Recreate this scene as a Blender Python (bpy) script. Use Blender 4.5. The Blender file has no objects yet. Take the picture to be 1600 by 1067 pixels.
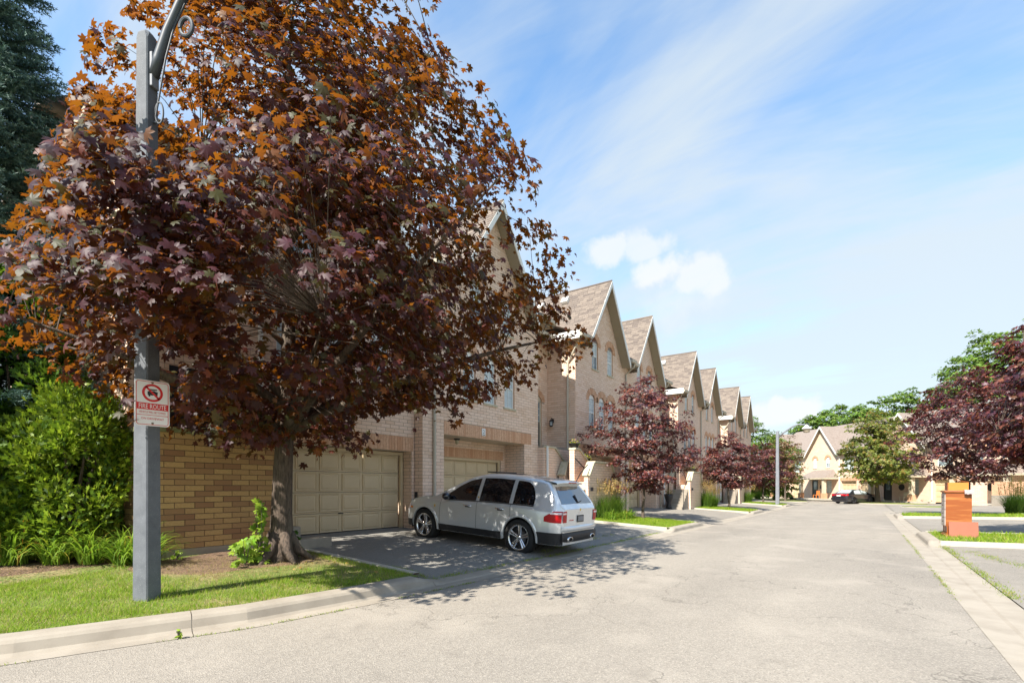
import bpy, math, random
import numpy as np
from mathutils import Vector, Matrix
S = bpy.context.scene
C = S.collection
rng = random.Random(7)
nr = np.random.default_rng(11)
R_ = math.radians

# ---------------------------------------------------------------- camera
cam_d = bpy.data.cameras.new('camera'); cam = bpy.data.objects.new('camera', cam_d); C.objects.link(cam)
cam.location = (0, 0, 1.5)
cam.rotation_euler = (R_(90), 0, R_(35.64 - 90))
cam_d.sensor_width = 36; cam_d.lens = 36 * 767 / 1600; cam_d.shift_y = 227 / 1600
cam_d.clip_end = 3000; cam_d.clip_start = .05
S.camera = cam
S.render.resolution_x = 1024; S.render.resolution_y = 682

# ---------------------------------------------------------------- sun and sky
SUN_AZ = 177.0      # direction in which the sun stands, degrees counter-clockwise from +X
SUN_EL = 46.0
sd = bpy.data.lights.new('sun', 'SUN'); sd.energy = 3.05; sd.angle = R_(.55); sd.color = (1, .94, .84)
so = bpy.data.objects.new('sun', sd); C.objects.link(so); so.location = (0, 0, 30)
sv = Vector((math.cos(R_(SUN_AZ)) * math.cos(R_(SUN_EL)), math.sin(R_(SUN_AZ)) * math.cos(R_(SUN_EL)), math.sin(R_(SUN_EL))))
so.rotation_euler = sv.to_track_quat('Z', 'Y').to_euler()
W = bpy.data.worlds.new('World'); S.world = W; W.use_nodes = True
n = W.node_tree.nodes; L = W.node_tree.links; n.clear()
def N(tree, t, **k):
    q = tree.nodes.new(t)
    for a, b in k.items(): setattr(q, a, b)
    return q
def wn(t, **k): return N(W.node_tree, t, **k)
out = wn('ShaderNodeOutputWorld'); bg = wn('ShaderNodeBackground'); bg.inputs[1].default_value = .15
sky = wn('ShaderNodeTexSky', sky_type='NISHITA'); sky.sun_disc = False
sky.sun_elevation = R_(SUN_EL); sky.sun_rotation = R_(90 - SUN_AZ)
sky.air_density = 1.2; sky.dust_density = .3; sky.ozone_density = 2.2
tc = wn('ShaderNodeTexCoord'); nz = wn('ShaderNodeVectorMath', operation='NORMALIZE'); L.new(tc.outputs['Generated'], nz.inputs[0])
sp = wn('ShaderNodeSeparateXYZ'); L.new(nz.outputs[0], sp.inputs[0])
def wm(op, a, b=None, c=None, clamp=False):
    q = wn('ShaderNodeMath', operation=op); q.use_clamp = clamp
    for i, v in enumerate((a, b, c)):
        if v is None: continue
        if isinstance(v, (int, float)): q.inputs[i].default_value = v
        else: L.new(v, q.inputs[i])
    return q.outputs[0]
def smooth(v, a, b):
    q = wn('ShaderNodeMapRange', interpolation_type='SMOOTHSTEP'); L.new(v, q.inputs[0]); q.inputs[1].default_value = a; q.inputs[2].default_value = b
    return q.outputs[0]
zz = wm('ADD', wm('MAXIMUM', sp.outputs[2], 0.0), .22)
pxy = wn('ShaderNodeCombineXYZ'); L.new(wm('DIVIDE', sp.outputs[0], zz), pxy.inputs[0]); L.new(wm('DIVIDE', sp.outputs[1], zz), pxy.inputs[1])
def cirrus(rot, sc, scale, detail, off, dist=.6):
    m = wn('ShaderNodeMapping'); m.inputs['Rotation'].default_value = (0, 0, R_(rot)); m.inputs['Scale'].default_value = (sc[0], sc[1], 1)
    m.inputs['Location'].default_value = (off, off * .7, off); L.new(pxy.outputs[0], m.inputs[0])
    t = wn('ShaderNodeTexNoise'); t.inputs['Scale'].default_value = scale; t.inputs['Detail'].default_value = detail
    t.inputs['Roughness'].default_value = .58; t.inputs['Distortion'].default_value = dist; L.new(m.outputs[0], t.inputs[0]); return t.outputs[0]
c1 = cirrus(-8, (1.25, .40), 1.25, 6, 3.1, .9)
c2 = cirrus(20, (1.0, .7), .8, 4, 7.7, .5)
c3 = cirrus(-20, (3.2, .7), 2.0, 8, 1.3, .9)
cm = wm('ADD', wm('MULTIPLY', c1, .46), wm('ADD', wm('MULTIPLY', c2, .38), wm('MULTIPLY', c3, .18)))
low = smooth(sp.outputs[2], .75, .0)
cmask = smooth(wm('ADD', cm, wm('MULTIPLY', low, .24)), .42, .68)
cmask = wm('MULTIPLY', cmask, .9)
# cumulus puffs: world directions with radii
def puff(dx, dy, dz, r, soft, str_):
    v = Vector((dx, dy, dz)).normalized()
    d = wn('ShaderNodeVectorMath', operation='SUBTRACT'); L.new(nz.outputs[0], d.inputs[0]); d.inputs[1].default_value = v
    s = wn('ShaderNodeVectorMath', operation='MULTIPLY'); L.new(d.outputs[0], s.inputs[0]); s.inputs[1].default_value = (1, 1, 1.7)
    ln = wn('ShaderNodeVectorMath', operation='LENGTH'); L.new(s.outputs[0], ln.inputs[0])
    t = wn('ShaderNodeTexNoise'); t.inputs['Scale'].default_value = 22; t.inputs['Detail'].default_value = 7; t.inputs['Roughness'].default_value = .55; L.new(nz.outputs[0], t.inputs[0])
    q = wm('SUBTRACT', wm('SUBTRACT', r, ln.outputs['Value']), wm('MULTIPLY', wm('SUBTRACT', t.outputs[0], .5), r * 1.6))
    return wm('MULTIPLY', smooth(q, 0, soft), str_)
pf = None
for (dx, dy, dz, r, sft, st) in ((0.9266, 0.4238, 0.4798, 0.053, 0.028, 0.72), (0.9684, 0.3655, 0.485, 0.055, 0.03, 0.64), (0.9874, 0.339, 0.4368, 0.062, 0.03, 0.77), (1.033, 0.2754, 0.4276, 0.066, 0.035, 0.68), (1.0102, 0.3072, 0.3781, 0.114, 0.14, 0.38), (1.1432, 0.1218, 0.1538, 0.053, 0.02, 0.77), (1.1166, 0.1589, 0.1408, 0.053, 0.03, 0.72), (0.8811, 0.4873, 0.3977, 0.044, 0.05, 0.42)):
    q = puff(dx, dy, dz, r, sft, st); pf = q if pf is None else wm('MAXIMUM', pf, q)
mx = wn('ShaderNodeMix', data_type='RGBA'); L.new(cmask, mx.inputs[0])
tint = wn('ShaderNodeMix', data_type='RGBA', blend_type='MULTIPLY'); tint.inputs[0].default_value = 1; L.new(sky.outputs[0], tint.inputs[6]); tint.inputs[7].default_value = (.44, .555, .60, 1)
L.new(tint.outputs[2], mx.inputs[6]); mx.inputs[7].default_value = (1.42, 1.58, 1.68, 1)
mx2 = wn('ShaderNodeMix', data_type='RGBA'); L.new(pf, mx2.inputs[0]); L.new(mx.outputs[2], mx2.inputs[6]); mx2.inputs[7].default_value = (1.85, 1.87, 1.9, 1)
L.new(mx2.outputs[2], bg.inputs[0]); L.new(bg.outputs[0], out.inputs[0])
S.view_settings.view_transform = 'Standard'; S.view_settings.look = 'None'; S.view_settings.gamma = 1; S.view_settings.use_curve_mapping = False
S.view_settings.exposure = 1.86
S.render.engine = 'CYCLES'
S.cycles.max_bounces = 6; S.cycles.transparent_max_bounces = 4

# ---------------------------------------------------------------- materials
MATS = {}
def mat(name, col=(.5, .5, .5), rough=.6, metal=0, spec=.5, coat=0, noise=None, noise2=None, bump=None, rnd=None, brick=None, attr=None, objrnd=None, transl=None, emit=None, alpha=None, stretch=None, trans=None, spots=None):
    if name in MATS: return MATS[name]
    m = bpy.data.materials.new(name); m.use_nodes = True; t = m.node_tree; b = t.nodes['Principled BSDF']; l = t.links
    b.inputs['Roughness'].default_value = rough; b.inputs['Metallic'].default_value = metal; b.inputs['Specular IOR Level'].default_value = spec
    b.inputs['Coat Weight'].default_value = coat
    c = N(t, 'ShaderNodeRGB'); c.outputs[0].default_value = (*col, 1); cur = c.outputs[0]
    tcn = N(t, 'ShaderNodeTexCoord'); co = tcn.outputs['Object']
    if stretch:
        mp = N(t, 'ShaderNodeMapping'); mp.inputs['Scale'].default_value = stretch; l.new(co, mp.inputs[0]); cs = mp.outputs[0]
    else: cs = co
    hgt = None
    def mixc(a, bcol, fac, mode='MIX'):
        q = N(t, 'ShaderNodeMix', data_type='RGBA', blend_type=mode)
        if isinstance(fac, float): q.inputs[0].default_value = fac
        else: l.new(fac, q.inputs[0])
        l.new(a, q.inputs[6])
        if isinstance(bcol, tuple): q.inputs[7].default_value = (*bcol, 1)
        else: l.new(bcol, q.inputs[7])
        return q.outputs[2]
    def ntex(sc, det=5, ro=.6):
        q = N(t, 'ShaderNodeTexNoise'); q.inputs['Scale'].default_value = sc; q.inputs['Detail'].default_value = det; q.inputs['Roughness'].default_value = ro; l.new(cs, q.inputs[0]); return q.outputs[0]
    def rng_(v, a, bb):
        q = N(t, 'ShaderNodeMapRange'); l.new(v, q.inputs[0]); q.inputs[1].default_value = a; q.inputs[2].default_value = bb; return q.outputs[0]
    if attr:
        a = N(t, 'ShaderNodeAttribute'); a.attribute_name = attr; cur = a.outputs['Color']
    if brick:   # (colour2, mortar, width, height): far brickwork
        cb = N(t, 'ShaderNodeSeparateXYZ'); l.new(co, cb.inputs[0]); ad = N(t, 'ShaderNodeMath', operation='ADD'); l.new(cb.outputs[0], ad.inputs[0]); l.new(cb.outputs[1], ad.inputs[1])
        cc = N(t, 'ShaderNodeCombineXYZ'); l.new(ad.outputs[0], cc.inputs[0]); l.new(cb.outputs[2], cc.inputs[1])
        bt = N(t, 'ShaderNodeTexBrick'); l.new(cc.outputs[0], bt.inputs[0]); bt.inputs['Color1'].default_value = (*col, 1); bt.inputs['Color2'].default_value = (*brick[0], 1); bt.inputs['Mortar'].default_value = (*brick[1], 1)
        bt.inputs['Scale'].default_value = 1; bt.inputs['Brick Width'].default_value = brick[2]; bt.inputs['Row Height'].default_value = brick[3]; bt.inputs['Mortar Size'].default_value = .009; bt.inputs['Mortar Smooth'].default_value = .2
        cur = bt.outputs[0]; inv = N(t, 'ShaderNodeMath', operation='SUBTRACT'); inv.inputs[0].default_value = 1; l.new(bt.outputs[1], inv.inputs[1]); hgt = inv.outputs[0]
    for nn in (noise, noise2):
        if nn:  # (scale, colour, low, high[, detail])
            cur = mixc(cur, nn[1], rng_(ntex(nn[0], nn[4] if len(nn) > 4 else 5), nn[2], nn[3]))
    if spots:   # (scale, colour, radius)
        v = N(t, 'ShaderNodeTexVoronoi'); v.inputs['Scale'].default_value = spots[0]; l.new(cs, v.inputs[0]); cur = mixc(cur, spots[1], rng_(v.outputs['Distance'], spots[2], spots[2] * .6))
    if objrnd:  # (colour, amount) per object variation
        oi = N(t, 'ShaderNodeObjectInfo'); cur = mixc(cur, objrnd[0], rng_(oi.outputs['Random'], objrnd[1], objrnd[2]))
    if rnd:     # face attribute 'rnd'
        a = N(t, 'ShaderNodeAttribute'); a.attribute_name = 'rnd'; cur = mixc(cur, rnd[0], rng_(a.outputs['Fac'], rnd[1], rnd[2]))
    l.new(cur, b.inputs['Base Color'])
    if bump:
        bp = N(t, 'ShaderNodeBump'); bp.inputs['Strength'].default_value = bump[1]; bp.inputs['Distance'].default_value = bump[2] if len(bump) > 2 else .01
        l.new(ntex(bump[0], 6), bp.inputs['Height']); nrm = bp.outputs[0]
        if hgt:
            b2 = N(t, 'ShaderNodeBump'); b2.inputs['Strength'].default_value = .6; b2.inputs['Distance'].default_value = .006; l.new(hgt, b2.inputs['Height']); l.new(nrm, b2.inputs['Normal']); nrm = b2.outputs[0]
        l.new(nrm, b.inputs['Normal'])
    if trans: b.inputs['Transmission Weight'].default_value = trans
    if emit: b.inputs['Emission Color'].default_value = (*emit[0], 1); b.inputs['Emission Strength'].default_value = emit[1]
    if transl:  # (tint, weight)
        tr = N(t, 'ShaderNodeBsdfTranslucent'); l.new(mixc(cur, transl[0], .55), tr.inputs[0]); ms = N(t, 'ShaderNodeMixShader'); ms.inputs[0].default_value = transl[1]
        l.new(b.outputs[0], ms.inputs[1]); l.new(tr.outputs[0], ms.inputs[2]); l.new(ms.outputs[0], t.nodes['Material Output'].inputs[0])
    MATS[name] = m; return m
BUFF = (.80, .60, .47); BUFF2 = (.72, .52, .385); MORT = (.40, .30, .225)
mat('brick_wall_far', BUFF, .85, brick=(BUFF2, MORT, .31, .097), bump=(60, .3), noise=(.5, (.70, .50, .36), .45, .8))
mat('mortar', MORT, .9, bump=(90, .4))
mat('brick_buff', BUFF, .8, noise=(25, BUFF2, .4, .75), bump=(120, .35, .004), rnd=((.68, .47, .33), .35, 1.1))
mat('brick_buff_single', BUFF, .8, noise=(25, BUFF2, .4, .75), bump=(120, .35, .004), objrnd=((.68, .47, .33), .35, 1.1))
mat('brick_gold_single', (.55, .35, .145), .85, noise=(9, (.42, .25, .10), .4, .75), bump=(90, .5, .006), objrnd=((.30, .15, .075), .30, 1.0))
mat('mortar_dark', (.16, .105, .065), .95, bump=(80, .5))
mat('brick_orange', (.66, .40, .25), .8, noise=(18, (.50, .27, .15), .4, .7), bump=(100, .3, .004), rnd=((.50, .25, .13), .3, 1.1))
mat('trim_beige', (.58, .50, .37), .55, noise=(3, (.45, .385, .28), .4, .8), bump=(40, .1))
mat('door_beige', (.63, .49, .305), .55, noise=(1.2, (.55, .425, .26), .4, .7), bump=(30, .08))
mat('gutter_paint', (.47, .42, .33), .4)
mat('white_paint', (.78, .77, .73), .45, noise=(4, (.7, .69, .64), .5, .8))
mat('soffit', (.34, .285, .20), .6)
mat('shingle', (.235, .19, .155), .95, noise=(70, (.14, .115, .09), .4, .7), bump=(150, .6, .004), rnd=((.125, .10, .085), .2, 1.0))
mat('roof_far', (.25, .205, .175), .95, noise=(6, (.19, .15, .125), .4, .7), bump=(50, .6))
mat('glass', (.10, .14, .17), .05, spec=1.0, noise=(1.4, (.30, .36, .38), .45, .6))
mat('blind', (.50, .56, .56), .35, spec=.8, stretch=(1, 1, 30), noise=(1, (.36, .42, .44), .45, .6))
mat('dark_door', (.018, .018, .024), .3)
mat('concrete', (.325, .285, .23), .9, noise=(2.2, (.25, .215, .17), .42, .72), noise2=(60, (.30, .26, .21), .55, .75), bump=(120, .4, .004))
mat('concrete_white', (.42, .385, .32), .85, noise=(5, (.50, .46, .38), .45, .8), bump=(80, .3, .004))
mat('capstone', (.50, .45, .33), .8, noise=(6, (.34, .32, .2), .45, .75), bump=(60, .4, .004))
mat('capstone_moss', (.26, .26, .13), .9, noise=(9, (.15, .16, .07), .4, .7), bump=(60, .5, .004))
mat('black_metal', (.012, .012, .016), .35)
mat('pole_concrete', (.125, .135, .152), .75, noise=(7, (.09, .098, .112), .4, .7), spots=(75, (.55, .55, .55), .13), bump=(90, .3, .004))
mat('pole_metal', (.20, .21, .235), .5, noise=(5, (.15, .16, .18), .4, .7))
mat('white_sign', (.80, .78, .75), .35)
mat('sign_red', (.62, .015, .015), .35)
mat('sign_black', (.01, .01, .01), .4)
mat('bolt', (.25, .2, .15), .4, metal=1)
mat('bark', (.115, .083, .062), .95, stretch=(1, 1, .22), noise=(38, (.045, .034, .027), .4, .65), noise2=(4, (.16, .135, .10), .5, .8), bump=(45, 1.0, .02))
mat('bark_young', (.13, .10, .08), .9, stretch=(1, 1, .3), noise=(30, (.07, .05, .04), .4, .65), bump=(40, .6, .008))
mat('split_wood', (.75, .40, .12), .7, noise=(30, (.55, .27, .08), .4, .7))
mat('leaf_crimson', attr='leafcol', rough=.52, spec=.28, transl=((.95, .30, .015), .23))
mat('leaf_crimson_small', attr='leafcol', rough=.45, spec=.5, transl=((.34, .07, .04), .25))
mat('leaf_green', attr='leafcol', rough=.5, spec=.35, transl=((.28, .42, .03), .35))
mat('scroll_metal', (.06, .07, .085), .4)
mat('needle', attr='leafcol', rough=.55, spec=.3, transl=((.1, .2, .08), .12))
mat('grassblade', attr='leafcol', rough=.6, spec=.25, transl=((.3, .48, .03), .45))
mat('lawn_soil', (.16, .21, .03), .95, noise=(1.3, (.34, .25, .13), .47, .62), noise2=(30, (.05, .09, .015), .4, .7), bump=(60, .8, .02))
mat('mulch', (.20, .125, .075), .95, noise=(28, (.09, .055, .035), .42, .62), noise2=(2.2, (.30, .20, .115), .5, .7), bump=(45, 1, .03))
mat('terrain', (.10, .13, .03), .95, noise=(.3, (.16, .14, .07), .4, .7), bump=(8, .5, .05))
mat('silver_paint', (.70, .725, .74), .30, metal=.45, spec=.6, coat=1)
mat('black_paint', (.014, .014, .02), .25, coat=1)
mat('car_glass', (.008, .009, .011), .03, spec=.9, coat=.5)
mat('rear_glass', (.02, .028, .045), .02, spec=1.0, coat=1)
mat('black_plastic', (.016, .016, .018), .55)
mat('tyre', (.014, .014, .014), .85, bump=(80, .3))
mat('chrome', (.75, .75, .76), .12, metal=1)
mat('chrome_dark', (.10, .10, .11), .35, metal=1)
mat('tail_red', (.42, .004, .008), .3, spec=.3)
mat('tail_clear', (.75, .62, .62), .15, coat=1)
mat('amber', (.80, .22, .02), .2, coat=1)
mat('gold', (.7, .45, .08), .35)
mat('plate_dark', (.03, .03, .032), .4)
mat('plate_grey', (.22, .22, .23), .5)
mat('wood_cherry', (.26, .075, .018), .38, stretch=(1, .35, 4), noise=(7, (.25, .06, .012), .4, .7), noise2=(2, (.55, .22, .06), .5, .75), bump=(30, .15))
mat('wood_light', (.50, .21, .04), .4, stretch=(1, .4, 4), noise=(6, (.5, .18, .03), .4, .7))
mat('drawer_grey', (.52, .46, .42), .35, noise=(4, (.38, .3, .26), .4, .7))
mat('board_pink', (.29, .095, .05), .6, noise=(3, (.25, .08, .042), .4, .7))
mat('cloth', (.36, .28, .28), .9)
mat('pot_black', (.015, .015, .018), .5)
mat('plastic_chair', (.72, .66, .52), .5)
mat('chair_orange', (.6, .2, .05), .6)
mat('terracotta', (.5, .13, .05), .8)

def asphalt(name, a, b_, c_, cracks=True):
    m = bpy.data.materials.new(name); m.use_nodes = True; t = m.node_tree; l = t.links; b = t.nodes['Principled BSDF']; b.inputs['Roughness'].default_value = .93; b.inputs['Specular IOR Level'].default_value = .25
    tcn = N(t, 'ShaderNodeTexCoord'); co = tcn.outputs['Object']
    def ntex(sc, det, stretch=None):
        q = N(t, 'ShaderNodeTexNoise'); q.inputs['Scale'].default_value = sc; q.inputs['Detail'].default_value = det
        if stretch:
            mp = N(t, 'ShaderNodeMapping'); mp.inputs['Scale'].default_value = stretch; l.new(co, mp.inputs[0]); l.new(mp.outputs[0], q.inputs[0])
        else: l.new(co, q.inputs[0])
        return q.outputs[0]
    def mr(v, x, y, tx=0, ty=1):
        q = N(t, 'ShaderNodeMapRange'); l.new(v, q.inputs[0]); q.inputs[1].default_value = x; q.inputs[2].default_value = y; q.inputs[3].default_value = tx; q.inputs[4].default_value = ty; return q.outputs[0]
    def mix(x, y, f, mode='MIX'):
        q = N(t, 'ShaderNodeMix', data_type='RGBA', blend_type=mode); l.new(f, q.inputs[0]) if not isinstance(f, float) else None
        if isinstance(f, float): q.inputs[0].default_value = f
        for i, v in ((6, x), (7, y)):
            if isinstance(v, tuple): q.inputs[i].default_value = (*v, 1)
            else: l.new(v, q.inputs[i])
        return q.outputs[2]
    cur = mix(a, b_, mr(ntex(.35, 4, (.35, 1.2, 1)), .35, .7))
    v = N(t, 'ShaderNodeTexVoronoi'); v.inputs['Scale'].default_value = 85; l.new(co, v.inputs[0])
    sepc = N(t, 'ShaderNodeSeparateColor'); l.new(v.outputs['Color'], sepc.inputs[0])
    cur = mix(cur, c_, mr(sepc.outputs[0], .45, 1.0, 0, .55)); cur = mix(cur, tuple(x * .42 for x in a), mr(sepc.outputs[1], .72, 1.0, 0, .5))
    v2 = N(t, 'ShaderNodeTexVoronoi'); v2.inputs['Scale'].default_value = 26; l.new(co, v2.inputs[0]); s2 = N(t, 'ShaderNodeSeparateColor'); l.new(v2.outputs['Color'], s2.inputs[0])
    cur = mix(cur, tuple(x * .75 for x in a), mr(s2.outputs[0], .6, 1.0, 0, .28))
    cur = mix(cur, tuple(x * .55 for x in a), mr(ntex(2.2, 6), .60, .74, 0, .42)); cur = mix(cur, tuple(x * 1.22 for x in a), mr(ntex(.9, 5), .52, .68, 0, .5))
    if cracks:
        w = N(t, 'ShaderNodeTexVoronoi', feature='DISTANCE_TO_EDGE'); w.inputs['Scale'].default_value = .42
        nn = N(t, 'ShaderNodeTexNoise'); nn.inputs['Scale'].default_value = 1.6; nn.inputs['Detail'].default_value = 5; l.new(co, nn.inputs[0])
        av = N(t, 'ShaderNodeVectorMath', operation='ADD'); sc = N(t, 'ShaderNodeVectorMath', operation='SCALE'); sc.inputs['Scale'].default_value = 1.5; l.new(nn.outputs['Color'], sc.inputs[0]); l.new(co, av.inputs[0]); l.new(sc.outputs[0], av.inputs[1]); l.new(av.outputs[0], w.inputs[0])
        ck = mr(w.outputs['Distance'], .006, .0, 0, 1); gate = mr(ntex(.4, 2), .44, .50)
        mu = N(t, 'ShaderNodeMath', operation='MULTIPLY'); l.new(ck, mu.inputs[0]); l.new(gate, mu.inputs[1])
        mu2 = N(t, 'ShaderNodeMath', operation='MULTIPLY'); l.new(mu.outputs[0], mu2.inputs[0]); mu2.inputs[1].default_value = .7
        cur = mix(cur, tuple(x * .35 for x in a), mu2.outputs[0])
    l.new(cur, b.inputs['Base Color'])
    bp = N(t, 'ShaderNodeBump'); bp.inputs['Strength'].default_value = .7; bp.inputs['Distance'].default_value = .006; l.new(v.outputs['Distance'], bp.inputs['Height']); l.new(bp.outputs[0], b.inputs['Normal'])
    MATS[name] = m
asphalt('asphalt_road', (.285, .254, .213), (.205, .184, .157), (.40, .36, .30))
asphalt('asphalt_drive', (.21, .20, .18), (.25, .235, .21), (.34, .32, .28))
asphalt('asphalt_drive_pale', (.25, .225, .19), (.20, .18, .155), (.36, .33, .28))
M = MATS

# ---------------------------------------------------------------- helpers
def tag(o, label=None, cat=None, group=None, kind=None):
    if label: o['label'] = label
    if cat: o['category'] = cat
    if group: o['group'] = group
    if kind: o['kind'] = kind
    return o
def empty(name, loc=(0, 0, 0), rz=0, label=None, cat=None, group=None):
    o = bpy.data.objects.new(name, None); C.objects.link(o); o.location = loc; o.rotation_euler = (0, 0, rz); o.empty_display_size = .2
    return tag(o, label, cat, group)
class MB:
    def __init__(s): s.v = []; s.f = []; s.r = []
    def add(s, vs, fs, r=None):
        k = len(s.v); s.v += [tuple(p) for p in vs]; s.f += [tuple(i + k for i in f) for f in fs]
        s.r += [rng.random() if r is None else r] * len(fs)
        return s
    def box(s, x0, x1, y0, y1, z0, z1, skip=''):
        vs = [(x0, y0, z0), (x1, y0, z0), (x1, y1, z0), (x0, y1, z0), (x0, y0, z1), (x1, y0, z1), (x1, y1, z1), (x0, y1, z1)]
        fs = {'b': (0, 3, 2, 1), 't': (4, 5, 6, 7), 'f': (0, 1, 5, 4), 'r': (1, 2, 6, 5), 'k': (2, 3, 7, 6), 'l': (3, 0, 4, 7)}
        return s.add(vs, [q for k, q in fs.items() if k not in skip])
    def prism(s, pts, y0, y1, axis='y'):
        # pts: outline (a,b) counter-clockwise seen from the -axis side, extruded from y0 to y1
        def P(a, b, c): return (a, c, b) if axis == 'y' else ((c, a, b) if axis == 'x' else (a, b, c))
        m = len(pts); vs = [P(a, b, y0) for a, b in pts] + [P(a, b, y1) for a, b in pts]
        fs = [tuple(range(m)), tuple(range(2 * m - 1, m - 1, -1))] + [(i, i + m, (i + 1) % m + m, (i + 1) % m) for i in range(m)]
        return s.add(vs, fs, rng.random())
    def tube(s, pts, rad, n=8, cap=True, sq=None):
        pts = [Vector(p) for p in pts]; rad = rad if isinstance(rad, (list, tuple)) else [rad] * len(pts); vs = []; fs = []
        up = Vector((0, 0, 1)); ref = None
        for i, p in enumerate(pts):
            d = (pts[min(i + 1, len(pts) - 1)] - pts[max(i - 1, 0)]).normalized()
            if ref is None: ref = (up if abs(d.z) < .9 else Vector((1, 0, 0))).cross(d).normalized()
            a = (ref - d * ref.dot(d)).normalized(); b = d.cross(a); ref = a
            for k in range(n):
                t = 2 * math.pi * (k + (.5 if sq else 0)) / n; vs.append(p + (a * math.cos(t) + b * math.sin(t)) * rad[i])
        for i in range(len(pts) - 1):
            for k in range(n): fs.append((i * n + k, i * n + (k + 1) % n, (i + 1) * n + (k + 1) % n, (i + 1) * n + k))
        if cap: fs += [tuple(range(n - 1, -1, -1)), tuple(range((len(pts) - 1) * n, len(pts) * n))]
        return s.add(vs, fs, rng.random())
    def grid(s, P, r=None):
        h = len(P); w = len(P[0]); vs = [p for row in P for p in row]
        return s.add(vs, [(i * w + j, i * w + j + 1, (i + 1) * w + j + 1, (i + 1) * w + j) for i in range(h - 1) for j in range(w - 1)], r)
    def lathe(s, prof, n=24, axis='z', c=(0, 0, 0)):
        P = []
        for k in range(n + 1):
            t = 2 * math.pi * k / n
            row = []
            for r, z in prof:
                a, b = r * math.cos(t), r * math.sin(t)
                row.append((c[0] + a, c[1] + b, c[2] + z) if axis == 'z' else (c[0] + a, c[1] + z, c[2] + b))
            P.append(row)
        return s.grid(P)
    def build(s, name, m, parent=None, smooth=False, bevel=0, label=None, stuff=False):
        me = bpy.data.meshes.new(name); me.from_pydata(s.v, [], s.f); me.materials.append(M[m] if isinstance(m, str) else m)
        at = me.attributes.new('rnd', 'FLOAT', 'FACE'); at.data.foreach_set('value', np.array(s.r, dtype=np.float32))
        if smooth: me.polygons.foreach_set('use_smooth', [True] * len(me.polygons))
        o = bpy.data.objects.new(name, me); C.objects.link(o)
        if parent: o.parent = parent
        if bevel:
            b = o.modifiers.new('bevel', 'BEVEL'); b.width = bevel; b.segments = 2; b.limit_method = 'ANGLE'; b.angle_limit = R_(40)
        if label: o['label'] = label
        if stuff: o['kind'] = 'stuff'
        return o
def mesh_np(name, V, F, m, parent=None, cols=None, stuff=False):
    me = bpy.data.meshes.new(name); nv = len(V); nf, k = F.shape
    me.vertices.add(nv); me.vertices.foreach_set('co', V.astype(np.float32).ravel())
    me.loops.add(nf * k); me.loops.foreach_set('vertex_index', F.astype(np.int32).ravel())
    me.polygons.add(nf); me.polygons.foreach_set('loop_start', np.arange(0, nf * k, k, dtype=np.int32)); me.polygons.foreach_set('loop_total', np.full(nf, k, dtype=np.int32))
    me.update(calc_edges=True); me.materials.append(M[m])
    if cols is not None:
        a = me.attributes.new('leafcol', 'FLOAT_COLOR', 'FACE'); a.data.foreach_set('color', np.concatenate([cols, np.ones((nf, 1))], 1).astype(np.float32).ravel())
    o = bpy.data.objects.new(name, me); C.objects.link(o)
    if parent: o.parent = parent
    if stuff: o['kind'] = 'stuff'
    return o
def text(body, size, m, parent, loc, rot, name='lettering', extrude=.0008, align='CENTER', sx=1.0):
    cu = bpy.data.curves.new(name, 'FONT'); cu.body = body; cu.size = size; cu.align_x = align; cu.align_y = 'CENTER'; cu.extrude = extrude; cu.resolution_u = 2
    tmp = bpy.data.objects.new('tmp', cu); C.objects.link(tmp); dg = bpy.context.evaluated_depsgraph_get(); me = bpy.data.meshes.new_from_object(tmp.evaluated_get(dg))
    bpy.data.objects.remove(tmp); me.materials.clear(); me.materials.append(M[m]); o = bpy.data.objects.new(name, me); C.objects.link(o); o.parent = parent; o.location = loc; o.rotation_euler = rot; o.scale = (sx, 1, 1)
    return o

# ---------------------------------------------------------------- terrain heights
LIP = [(-9, 11.6), (-6, 9.5), (-3, 7.75), (-1, 6.75), (.85, 5.88), (2.66, 5.28), (4, 5.11), (5.4, 5.03), (7.5, 4.92), (9.6, 4.84), (16, 4.79), (28, 4.76), (58, 4.76)]
RIP = [(-9, -1.0), (39.8, -1.0)]
def lip_y(x, P=LIP):
    for (a, b), (c, d) in zip(P, P[1:]):
        if a <= x <= c: return b + (d - b) * (x - a) / (c - a)
    return P[0][1] if x < P[0][0] else P[-1][1]
def base(x): return -.004 * max(0, x - 15)
def drive_z(x, y): d = min(max(0, y - lip_y(x) - .57), 5.6); return base(x) + .018 + .05 * min(1, d / .6) + .052 * d
def lawn_z(x, y): return base(x) + .135 + .05 * min(max(0, y - max(5.3, lip_y(x) + .60)), 5.8)
def rdrive_z(x, y): return base(x) + .03 + .02 * min(max(0, -1.6 - y), 10)
def rlawn_z(x, y): return base(x) + .13 + .02 * min(max(0, -1.6 - y), 10)
def low_z(x, y):
    if y > 4: return drive_z(x, y) - .2
    if y < -1: return rdrive_z(x, y) - .2
    return base(x) - .2
def sheet(name, xs, ys, zf, m, kind='structure', inside=None, parent=None):
    b = MB(); P = {}
    for i in range(len(xs) - 1):
        for j in range(len(ys) - 1):
            if inside and not inside((xs[i] + xs[i + 1]) / 2, (ys[j] + ys[j + 1]) / 2): continue
            q = []
            for a, c in ((i, j), (i + 1, j), (i + 1, j + 1), (i, j + 1)):
                if (a, c) not in P: P[(a, c)] = len(b.v); b.v.append((xs[a], ys[c], zf(xs[a], ys[c])))
                q.append(P[(a, c)])
            b.f.append(tuple(q)); b.r.append(0)
    return tag(b.build(name, m, parent), kind=kind)
def rngf(a, b, st): return list(np.linspace(a, b, max(2, int(round((b - a) / st)) + 1)))
xs = [-400, -200, -100, -60, -30] + rngf(-15, 80, 5) + [90, 110, 140, 200, 400, 900]
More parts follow.
